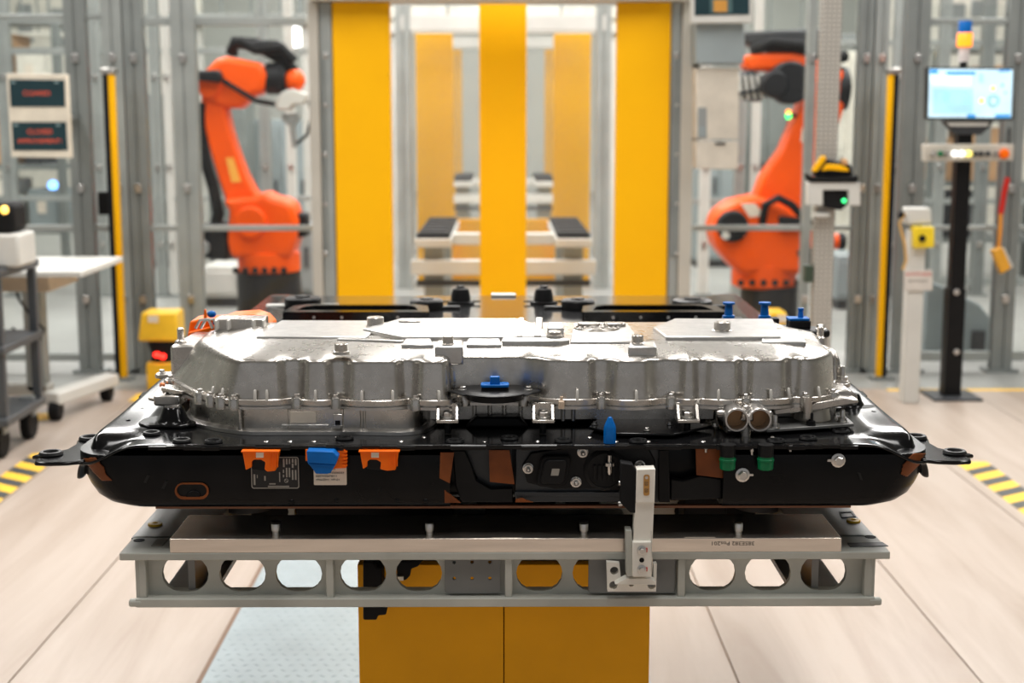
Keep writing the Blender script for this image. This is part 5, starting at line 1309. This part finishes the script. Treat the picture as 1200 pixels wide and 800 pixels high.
def scanner_box(x0, x1, yt, Y, lab, led):
    a = P(x0, 380, Y); b_ = P(x1, 380, Y); cx = (a.x + b_.x) / 2; w = b_.x - a.x
    s_ = thing('laser_scanner', lab, 'scanner', (cx, Y, 0), group='yellow laser scanners')
    z1 = Z_(yt, Y); z0 = z1 - .175
    MB().prism_y([(a.x, z0), (b_.x, z0), (b_.x - .005, z1), (a.x + .03, z1)], Y - .10, Y + .10).build('hood', YELLOWD, s_, bevel=.015)
    MB().lathe((cx + .01, Y, z0 - .13), (0, 0, 1), [(.08, 0), (.075, .05), (.09, .09), (.095, .13)], 22).build('window_ring', RUBBER, s_)
    MB().box(cx - .08, cx + .09, Y - .09, Y + .09, .0, z0 - .13).build('base', YELLOWD, s_, bevel=.012)
    MB().box(a.x + .07, a.x + .13, Y - .104, Y - .099, z1 - .06, z1 - .02).build('sticker', WHITEP, s_)
    if led:
        for (x, y) in ((183, 416), (190, 418)):
            c = P(x, y, Y - .1); MB().sphere((c.x, Y - .085, c.z), .020, .015, .016).build('indicator', mat('red_led', srgb(255, 40, 30), .4, emit=4.0), s_)
    return s_
scanner_box(165, 213, 363, 8.45, 'yellow laser scanner with red indicator at the left rear of the battery', True)
scanner_box(893, 919, 363, 8.45, 'yellow laser scanner peeking out behind the blue caps on the right', False)

# ================================================================== right side: terminal, stop post, scanner post, cabinet
YM = 8.05
tm = thing('operator_terminal', 'monitor on a black pole with button panel and signal lamp at right', 'terminal', (P(1112, 470, YM).x, YM + .06, 0))
BEZ = mat('black_bezel', srgb(30, 32, 34), .4)
MB().prism_y(ply(((1086, 78), (1189, 79), (1188, 141), (1085, 140)), YM), YM, YM + .05).build('monitor', BEZ, tm, bevel=.004)
SB = mat('screen_pale_blue', srgb(196, 228, 244), .3, emit=.5); SB2 = mat('screen_sky_blue', srgb(168, 218, 236), .3, emit=.5); SB3 = mat('screen_deep_blue', srgb(24, 132, 200), .3, emit=.8); SY = mat('screen_yellow', srgb(246, 240, 110), .3, emit=.8); SGR = mat('screen_green_grey', srgb(120, 176, 170), .3, emit=.7); SW = mat('screen_white', srgb(226, 242, 252), .3, emit=.55)
sc_ = MB().prism_y(ply(((1089, 80.5), (1187, 81.5), (1185, 138), (1087.5, 137.5)), YM), YM - .002, YM + .001).build('screen', SB, tm)
def ui(x0, y0, x1, y1, m):
    MB().prism_y(ply(((x0, y0), (x1, y0), (x1, y1), (x0, y1)), YM), YM - .0032, YM - .0018).build('screen_field', m, sc_)
ui(1089.5, 81.5, 1099, 86, SB3); ui(1109, 84, 1143, 87.5, SB3); ui(1170, 82, 1184, 84, SB3); ui(1133, 134, 1143, 137.5, SB3); ui(1166, 134, 1184, 137.5, SB3)
ui(1091, 89, 1138, 100, SW); ui(1093, 104, 1140, 133, SB2); ui(1105, 108, 1113, 121, SB); ui(1128, 108, 1136, 121, SB); ui(1147, 86, 1152, 97, SB2); ui(1173, 98, 1176, 102, SGR); ui(1177, 107, 1179, 110, SGR)
for (x, y, r_, m_) in ((1163.5, 103.5, .014, SY), (1150, 118, .015, SY)):
    c = P(x, y, YM); MB().cyl((c.x, YM - .0032, c.z), (c.x, YM - .0018, c.z), r_, 16).build('screen_dot', m_, sc_)
c = P(1164, 118, YM); MB().ring((c.x, YM - .0025, c.z), (0, 1, 0), .028, .006, 18, 5).build('screen_ring', SGR, sc_)
MB().prism_y(ply(((1106, 141), (1165, 141), (1160, 149), (1150, 158), (1122, 158), (1112, 149)), YM + .03), YM + .03, YM + .10).build('monitor_bracket', DARKGREY, tm, bevel=.004)
MB().prism_y(ply(((1110, 143), (1160, 143), (1157, 148), (1113, 148)), YM + .02), YM + .022, YM + .03).build('bracket_plate', LIGHTGREY, tm, bevel=.002)
x0, x1 = P(1116, 300, YM + .06).x, P(1133, 300, YM + .06).x
MB().box(x0, x1, YM + .06, YM + .14, .015, Z_(150, YM)).build('pole', BLACKP, tm, bevel=.004)
MB().box(x0 - .012, x1 + .004, YM + .05, YM + .15, .015, Z_(340, YM)).build('lower_pole', BLACKP, tm, bevel=.004)
for yy in (342, 412):
    c = P(1121, yy, YM + .05); bolt(tm, (c.x, YM + .0495, c.z), (0, -1, 0), .012, 'hex', 'pole_screw')
MB().box(x0 - .10, x1 + .10, YM - .05, YM + .25, 0, .015).build('base_plate', DARKGREY, tm, bevel=.004)
cbx = MB().prism_y(ply(((1083, 169), (1187, 169), (1186, 188), (1083, 189)), YM), YM - .02, YM + .06).build('button_panel', mat('warm_grey_panel', srgb(190, 184, 172), .5), tm, bevel=.004)
LW = mat('lit_white_button', srgb(255, 255, 248), .3, emit=1.0); LY = mat('lit_yellow_button', srgb(255, 236, 120), .3, emit=.9)
for i, (x, m_) in enumerate(((1091.5, STEEL), (1100.5, GREEN), (1108, STEEL), (1117, LW), (1125.5, LW), (1133.5, LY), (1141, DARKGREY), (1148, DARKGREY), (1156, DARKGREY), (1165, STEEL), (1175, ORANGE))):
    c = P(x, 180, YM); r_ = .017 if m_ in (LW, LY) else (.026 if m_ is ORANGE else .014)
    MB().lathe((c.x, YM - .019, c.z), (0, -1, 0), [(r_ * 1.1, 0), (r_ * 1.1, .006), (r_, .008), (r_, .020), (r_ * .8, .024), (0, .024)], 16).build('button', m_, cbx)
c = P(1130, 70, YM + .02)
for (y0, y1, w_, m_, nm) in ((72, 78, 9, RUBBER, 'lamp_foot'), (54, 72, 12, mat('translucent_grey', srgb(196, 190, 188), .3), 'lamp_body'), (38, 54, 17, mat('orange_lamp_lit', srgb(255, 130, 24), .3, emit=1.6), 'orange_lamp'), (24, 38, 15, BLUE, 'blue_lamp')):
    z0 = Z_(y1, YM); z1 = Z_(y0, YM); r_ = w_ / 2 * S_(YM)
    MB().lathe((c.x, YM + .03, z0), (0, 0, 1), [(r_ * (1.1 if nm == 'lamp_body' else 1), 0), (r_, .004), (r_, z1 - z0 - .003), (r_ * .95, z1 - z0)], 20).build(nm, m_, tm)
# stop post
YE = 7.95
ep = thing('stop_post', 'pale grey post with yellow emergency-stop box and red-lettered sign', 'post', (P(1070, 478, YE).x, YE + .03, 0))
x0, x1 = P(1061, 400, YE).x, P(1080, 400, YE).x
MB().box(x0, x1, YE, YE + .09, 0.0, Z_(270, YE)).build('post', LIGHTGREY, ep, bevel=.006)
MB().prism_y(ply(((1061, 243), (1090, 243), (1091, 262), (1062, 263)), YE), YE - .02, YE + .08).build('top_box', LIGHTGREY, ep, bevel=.01)
yb_ = MB().prism_y(ply(((1068, 265), (1092, 265), (1092, 289), (1069, 290)), YE), YE - .05, YE + .03).build('stop_box', mat('stop_box_yellow', srgb(248, 214, 40), .4), ep, bevel=.006)
c = P(1080, 279, YE - .05); MB().lathe((c.x, YE - .049, c.z), (0, -1, 0), [(.016, 0), (.016, .012), (.020, .014), (.018, .026), (0, .028)], 16).build('stop_button', RUBBER, yb_)
sg = MB().prism_y(ply(((1059, 316), (1092, 316), (1092, 340), (1059, 340)), YE), YE - .014, YE - .004).build('sign', mat('sign_pale', srgb(206, 200, 192), .5), ep, bevel=.002)
for s_, yy, m_, h in (('ACHTUNG', 321, REDP, .030), ('NOT-HALT', 329, INK, .022)):
    c = P(1075.5, yy, YE); text('sign_text', s_, h, m_, sg, facing((c.x, YE - .0145, c.z)))
MB().tube([P(1060, 250, YE), P(1054, 262, YE), P(1060, 285, YE - .01), P(1062, 305, YE - .01), P(1058, 316, YE - .01)], .008, 6).build('cable', mat('tan_cable', srgb(200, 158, 90), .5), ep)
c = P(1057, 252, YE); MB().sphere((c.x, YE + .01, c.z), .02, .02, .022).build('cable_gland', RUBBER, ep)
# scanner post
YS2 = 7.75
scp = thing('scanner_post', 'perforated upright with shelf box at right in front of the robot', 'post', (P(968, 300, YS2).x, YS2, 0))
x0, x1 = P(958, 250, YS2).x, P(981, 250, YS2).x
MB().box(x0, x1, YS2 + .04, YS2 + .12, .012, 2.75).build('upright', DOTS, scp, bevel=.003)
MB().box(x0 - .08, x1 + .08, YS2 - .04, YS2 + .2, 0, .012).build('foot', ALUDARK, scp)
MB().prism_y(ply(((945, 213), (1005, 213), (1006, 240), (992, 240), (992, 222), (962, 222), (962, 240), (945, 240)), YS2), YS2 - .05, YS2 + .04).build('shelf_box', LIGHTGREY, scp, bevel=.004)
MB().prism_y(ply(((962, 222), (992, 222), (992, 240), (984, 246), (966, 243)), YS2), YS2 - .03, YS2 + .04).build('inner_device', RUBBER, scp, bevel=.004)
c = P(989, 235, YS2 - .03); MB().sphere((c.x, YS2 - .032, c.z), .012, .008, .012).build('green_led', mat('green_led', srgb(60, 230, 130), .4, emit=2.0), scp)
c = P(962, 252, YS2); MB().lathe((c.x, YS2, c.z - .01), (0, 0, 1), [(.03, 0), (.05, .005), (.05, .018), (.03, .022)], 18).build('cable_disc', LIGHTGREY, scp)
MB().box(x0 - .05, x0 - .004, YS2 + .03, YS2 + .10, Z_(332, YS2), Z_(312, YS2)).build('junction_box', mat('dark_green_box', srgb(52, 66, 52), .5), scp, bevel=.004)
hsn = thing('hand_scanner', 'yellow and black hand scanner lying in a black tray on the post', 'scanner', (P(973, 212, YS2).x, YS2, Z_(213, YS2)))
MB().prism_y(ply(((944, 203), (950, 207), (995, 206), (1003, 205), (1002, 212.8), (947, 212.8)), YS2), YS2 - .06, YS2 + .05).build('tray', RUBBER, hsn, bevel=.004)
MB().prism_y(ply(((952, 206), (956, 194), (966, 186), (985, 190), (996, 192), (998, 206)), YS2), YS2 - .035, YS2 + .03).build('body', RUBBER, hsn, bevel=.012)
MB().prism_y(ply(((962, 200), (968, 192), (984, 193), (993, 197), (994, 201), (972, 199)), YS2 - .03), YS2 - .045, YS2 - .025).build('yellow_band', YELLOWP, hsn, bevel=.004)
MB().prism_y(ply(((951, 199), (962, 183), (966, 182), (968, 186), (957, 201), (952, 202)), YS2 - .03), YS2 - .045, YS2 - .02).build('yellow_nose', YELLOWP, hsn, bevel=.004)
MB().prism_y(ply(((985, 186), (992, 186), (994, 193), (987, 193)), YS2 - .03), YS2 - .04, YS2 - .02).build('trigger', mat('tan_trigger', srgb(210, 160, 110), .5), hsn, bevel=.004)
# cabinet column on the portal
YK = 8.5
kb_ = thing('control_cabinet', 'cream wall cabinet under a grey box fixed to the right portal post', 'cabinet', (P(838, 198, YK).x, YK, Z_(198, YK)))
CRM = mat('cream_cabinet', srgb(206, 198, 184), .5)
MB().prism_y(ply(((813, 80), (863, 80), (862, 163), (813, 163)), YK), YK - .10, YK + .10).build('cabinet_body', CRM, kb_, bevel=.004)
MB().prism_y(ply(((813, 165), (862, 165), (861, 198), (813, 197)), YK), YK - .10, YK + .10).build('lower_door', CRM, kb_, bevel=.004)
MB().prism_y(ply(((818, 126), (828, 126), (828, 162), (818, 162)), YK - .1), YK - .104, YK - .098).build('display_strip', MIDGREY, kb_)
MB().prism_y(ply(((819, 148), (827, 148), (827, 160), (819, 160)), YK - .1), YK - .106, YK - .102).build('blue_label', BLUEGREY, kb_)
MB().prism_y(ply(((812, 28), (866, 28), (869, 62), (866, 76), (812, 76)), YK), YK - .14, YK + .10).build('upper_box', BLUEGREY, kb_, bevel=.006)
c = P(844, 168, YK - .1); MB().box(c.x - .03, c.x + .03, YK - .108, YK - .098, c.z - .006, c.z + .006).build('door_handle', DARKGREY, kb_)
MB().box(P(813.5, 100, YK).x, P(822, 100, YK).x, YK + .09, YK + .13, Z_(190, YK), Z_(30, YK)).build('mounting_rail', ALUDARK, kb_)
ts_ = thing('overhead_screen', 'dark screen in a white frame at the top above the cabinet', 'display', (P(845, 27, YK).x, YK - .16, Z_(27.5, YK)))
MB().prism_y(ply(((810, -30), (881, -30), (881, 27), (809, 27.5)), YK - .16), YK - .20, YK - .145).build('frame', LIGHTGREY, ts_, bevel=.004)
s2 = MB().prism_y(ply(((814, -26), (878, -26), (878, 17), (814, 18)), YK - .2), YK - .204, YK - .198).build('screen', SCR, ts_)
MB().prism_y(ply(((836, 0), (852, 0), (852, 14), (836, 14)), YK - .2), YK - .206, YK - .203).build('screen_field', mat('screen_amber', srgb(170, 120, 50), .4, emit=.4), s2)
MB().prism_y(ply(((832, -6), (858, -6), (858, 15), (832, 15)), YK - .2), YK - .2055, YK - .2025).build('screen_field', mat('screen_slate', srgb(60, 84, 84), .4, emit=.3), s2)
# hanging pendant
YH = 8.85
hp = thing('pendant_switch', 'yellow pendant switch hanging on a cable at the right edge', 'switch', (P(1172, 305, YH).x, YH, Z_(320, YH)))
MB().prism_y(ply(((1161, 293), (1173, 289), (1184, 313), (1172, 321)), YH), YH - .03, YH + .03).build('switch_body', mat('amber_switch', srgb(236, 170, 50), .45), hp, bevel=.008)
MB().prism_y(ply(((1173, 289), (1176, 290), (1186, 312), (1183, 314)), YH), YH - .03, YH + .03).build('switch_edge', LIGHTGREY, hp, bevel=.004)
MB().tube([P(1170, 292, YH), P(1172, 270, YH), P(1173, 248, YH)], .013, 8).build('cable', mat('amber_cable', srgb(230, 150, 50), .5), hp)
MB().tube([P(1173, 250, YH), P(1177, 225, YH), P(1181, 208, YH)], .018, 8).build('red_handle', REDP, hp)
MB().tube([P(1181, 208, YH), P(1183, 150, YH + .10)], .006, 6).build('cord', RUBBER, hp)

# ================================================================== machines and stores deeper in the hall
def cabinet(name, lab, cat, x0, x1, yt, Y, m, d=.6, doors=1, yb=None, handle=True, bevel=.012):
    """free-standing cabinet: body, door panels with handles, plinth; yb lifts it onto legs"""
    a = P(x0, 300, Y).x; b_ = P(x1, 300, Y).x; zt_ = Z_(yt, Y)
    t = thing(name, lab, cat, ((a + b_) / 2, Y + d / 2, 0))
    z0 = .08
    MB().box(a, b_, Y, Y + d, z0, zt_).build('body', m, t, bevel=bevel)
    MB().box(a + .02, b_ - .02, Y + .03, Y + d - .03, 0, z0).build('plinth', DARKGREY, t)
    w = (b_ - a) / doors
    for k in range(doors):
        dr = MB().box(a + w * k + .015, a + w * (k + 1) - .015, Y - .018, Y, z0 + .04, zt_ - .05).build('door', m, t, bevel=.004)
        MB().box(a + w * (k + 1) - .06, a + w * (k + 1) - .035, Y - .04, Y - .018, zt_ * .45, zt_ * .45 + .18).build('handle', DARKGREY, dr)
    return t
def rack(name, lab, x0, x1, yt, Y, m, levels, boxes, d=.7):
    """open rack: uprights and shelves; boxes: (x0,x1,level,height,material,label)"""
    a = P(x0, 300, Y).x; b_ = P(x1, 300, Y).x; zt_ = Z_(yt, Y)
    t = thing(name, lab, 'rack', ((a + b_) / 2, Y + d / 2, 0))
    for x in (a, b_):
        for y in (Y, Y + d): MB().box(x - .04, x + .04, y - .04, y + .04, 0, zt_).build('upright', m, t)
    for z in levels: MB().box(a, b_, Y, Y + d, z - .05, z).build('shelf', m, t, bevel=.004)
    for (q0, q1, lv, h, mm, lb) in boxes:
        xa = P(q0, 300, Y).x; xb = P(q1, 300, Y).x
        bx = thing('storage_box', lb, 'box', ((xa + xb) / 2, Y + .3, levels[lv]))
        MB().box(xa, xb, Y + .02, Y + .6, levels[lv], levels[lv] + h).build('carton', mm, bx, bevel=.01)
        MB().box(xa + (xb - xa) * .3, xa + (xb - xa) * .6, Y + .012, Y + .02, levels[lv] + h * .4, levels[lv] + h * .7).build('label_patch', WHITEP, bx)
    return t
WARM = mat('warm_white_paint', srgb(224, 220, 208), .5)
rack('storage_rack', 'open grey rack with cartons behind the left display', -60, 78, 20, 14.5, ALUDARK, (.5, 1.15, 1.85, 2.6),
     ((-30, 22, 1, .55, CARDBOARD, 'brown carton low behind the left display'), (0, 26, 2, .6, CARDBOARD, 'brown carton high behind the left display'), (30, 62, 2, .42, WARM, 'white carton beside the high brown carton on the left rack'), (34, 52, 1, .35, DARKGREY, 'dark crate on the middle shelf of the left rack'), (-20, 20, 0, .5, WARM, 'white carton on the bottom shelf of the left rack'), (36, 70, 0, .4, BLUEGREY, 'blue-grey crate on the bottom shelf of the left rack')))
c = P(62, 217, 14.6); MB().sphere((c.x, 14.6, c.z), .05, .04, .05).cyl((c.x, 14.6, .898), (c.x, 14.6, c.z), .02, 10).solo('indicator_lamp', mat('blue_lamp_lit', srgb(110, 170, 255), .4, emit=4), 'small blue signal lamp on the left rack', 'lamp')
cabinet('machine_cabinet', 'tall grey cabinet behind the left fence posts', 'cabinet', 93, 130, 70, 15.5, BLUEGREY, doors=2)
cabinet('machine_cabinet', 'mid grey cabinet seen between the left fence posts', 'cabinet', 172, 212, 110, 15.5, ALUDARK, doors=2)
cabinet('machine_cabinet', 'tall dark grey cabinet behind the left robot', 'cabinet', 240, 292, 95, 16.0, ALUDARK, doors=2)
cabinet('machine_cabinet', 'light grey cabinet behind the gripper of the left robot', 'cabinet', 300, 362, 140, 16.8, BLUEGREY, doors=2)
cabinet('machine_cabinet', 'low grey machine at the foot of the left robot', 'machine', 236, 286, 312, 12.2, LIGHTGREY, doors=1)
cabinet('machine_cabinet', 'grey control cubicle right of the left robot', 'cabinet', 348, 366, 262, 12.5, MIDGREY)
cabinet('machine_cabinet', 'grey cabinet far left of the line inside the portal', 'cabinet', 459, 482, 150, 17.0, MIDGREY)
cabinet('machine_cabinet', 'grey cabinet far right of the line inside the portal', 'cabinet', 704, 724, 150, 17.0, MIDGREY)
cabinet('machine_cabinet', 'tall blue-grey cabinet behind the cream wall cabinet', 'cabinet', 813, 868, 120, 15.5, BLUEGREY, doors=2)
cabinet('machine_cabinet', 'mid grey cabinet behind the arm of the right robot', 'cabinet', 872, 940, 90, 16.5, ALUDARK, doors=3)
cabinet('machine_cabinet', 'tall white cabinet behind the elbow of the right robot', 'cabinet', 962, 1010, 60, 15.0, WARM, doors=2)
cabinet('machine_cabinet', 'grey machine low between right robot and light barrier', 'machine', 982, 1030, 300, 12.0, BLUEGREY, doors=1)
rack('storage_rack', 'open rack with brown cartons behind the monitor', 1086, 1230, 60, 14.0, ALUDARK, (.45, 1.0, 1.62, 2.3),
     ((1092, 1112, 1, .42, CARDBOARD, 'narrow brown carton behind the black pole'), (1126, 1176, 1, .52, CARDBOARD, 'wide brown carton right of the black pole'), (1094, 1130, 2, .45, WARM, 'white carton behind the monitor'), (1140, 1176, 2, .5, CARDBOARD, 'brown carton behind the monitor'), (1096, 1150, 0, .45, DARKGREY, 'dark crate low behind the black pole'), (1184, 1215, 1, .5, WARM, 'white carton at the right edge')))
# wedge-shaped machine behind the right fence
wm = thing('wedge_machine', 'grey wedge-shaped machine on the floor behind the right fence', 'machine', (P(1110, 440, 9.8).x, 10.0, 0))
MB().prism_y([(P(1078, 400, 9.8).x, .0), (P(1155, 440, 9.8).x, .0), (P(1155, 440, 9.8).x, .22), (P(1140, 420, 9.8).x, .34), (P(1078, 392, 9.8).x, .52)], 9.7, 10.3).build('housing', BLUEGREY, wm, bevel=.015)
MB().box(P(1136, 440, 9.7).x, P(1150, 440, 9.7).x, 9.66, 9.70, .03, .16).build('foot_hatch', DARKGREY, wm)
# overhead beams and ducts in the hall
for i, (x0, x1, y0, y1, Y, m_, lab) in enumerate(((225, 364, 22, 30, 14.0, LIGHTGREY, 'white overhead beam above the left robot'), (458, 724, 8, 22, 18.0, WARM, 'thick white overhead duct inside the portal'), (458, 724, 30, 40, 16.2, LIGHTGREY, 'pale overhead cable tray inside the portal'),
                                                  (-40, 90, 18, 24, 16.0, LIGHTGREY, 'thin overhead beam above the left rack'), (-40, 130, 38, 44, 20.0, WARM, 'pale overhead pipe far behind the left rack'), (866, 1010, 40, 52, 18.0, MIDGREY, 'grey overhead beam behind the right robot'), (1060, 1260, 22, 30, 17.0, MIDGREY, 'grey overhead beam above the monitor'))):
    a = P(x0, y0, Y); b_ = P(x1, y1, Y)
    bm = thing('overhead_beam', lab, 'beam', ((a.x + b_.x) / 2, Y, 0))
    MB().box(a.x, b_.x, Y - .1, Y + .1, b_.z, a.z).build('beam', m_, bm, bevel=.01)
    for xx in (a.x + .05, b_.x - .05): MB().box(xx - .04, xx + .04, Y - .04, Y + .04, 0.0, b_.z).build('column', m_, bm)
    for k in range(1, 4):
        xx = a.x + (b_.x - a.x) * k / 4
        MB().box(xx - .012, xx + .012, Y - .012, Y + .012, a.z, 6.8).build('hanger', ALUDARK, bm)
# far lamps and window bands that glow
LAMP = mat('lit_lamp_panel', srgb(255, 252, 244), .5, emit=5.0)
fl_ = thing('flood_lamp', 'bright white flood lamp above the left robot', 'lamp', (P(351, 44, 17.5).x, 17.5, Z_(56, 17.5)))
for (x0, x1) in ((339, 350), (352, 363)):
    a = P(x0, 32, 17.5); b_ = P(x1, 55, 17.5); MB().box(a.x, b_.x, 17.45, 17.5, b_.z, a.z).build('lamp_panel', LAMP, fl_, bevel=.01)
MB().box(P(338, 40, 17.5).x, P(364, 40, 17.5).x, 17.5, 17.6, Z_(56, 17.5), Z_(31, 17.5)).build('lamp_housing', ALUDARK, fl_)
MB().box(P(351, 40, 17.5).x - .03, P(351, 40, 17.5).x + .03, 17.55, 17.6, Z_(31, 17.5), 6.8).build('hanger', ALUDARK, fl_)
for k, (x, y, lab) in enumerate(((1107, 56, 'amber lamp glowing left of the signal tower'), (1081, 50, 'faint amber lamp beside the right fence post'))):
    c = P(x, y, 13.8)
    wl_ = thing('warning_lamp', lab, 'lamp', (c.x, 13.8, 0))
    MB().sphere((c.x, 13.8, c.z), .045, .045, .05).build('dome', mat('amber_lamp', (0, 0, 0)), wl_)
    MB().box(c.x - .02, c.x + .02, 13.8, 13.84, 0, c.z - .04).build('stem', ALUDARK, wl_)
# white hall partition panels with dark windows high on the right and left
for (x0, x1, yt, yb, Y, lab, wins) in ((1010, 1300, -60, 165, 22.0, 'white partition wall with grey windows high on the right', ((1105, 1130, 4, 28), (1138, 1158, 0, 20), (1106, 1122, 30, 54))), (-60, 240, -60, 160, 25.0, 'pale partition wall far behind the left rack', ((20, 40, 5, 50), (60, 80, 10, 55)))):
    a = P(x0, yt, Y); b_ = P(x1, yb, Y)
    pw = thing('partition_wall', lab, 'wall', ((a.x + b_.x) / 2, Y, 0))
    MB().box(a.x, b_.x, Y, Y + .15, 0.0, a.z).build('panel', WARM, pw)
    for (q0, q1, r0, r1) in wins:
        c0 = P(q0, r0, Y); c1 = P(q1, r1, Y); MB().box(c0.x, c1.x, Y - .03, Y, c1.z, c0.z).build('window', MIDGREY, pw, bevel=.01)

# red beacon on the right fence post
c = P(1067, 200, 9.0)
bc = thing('warning_beacon', 'red beacon on top of the thick right fence post', 'lamp', (c.x, 9.0, 2.42))
MB().lathe((c.x, 9.0, 2.42), (0, 0, 1), [(.045, 0), (.045, .03), (.04, .035)], 18).build('socket', RUBBER, bc)
MB().lathe((c.x, 9.0, 2.455), (0, 0, 1), [(.045, 0), (.045, .10), (.035, .125), (0, .13)], 18).build('dome', REDP, bc)
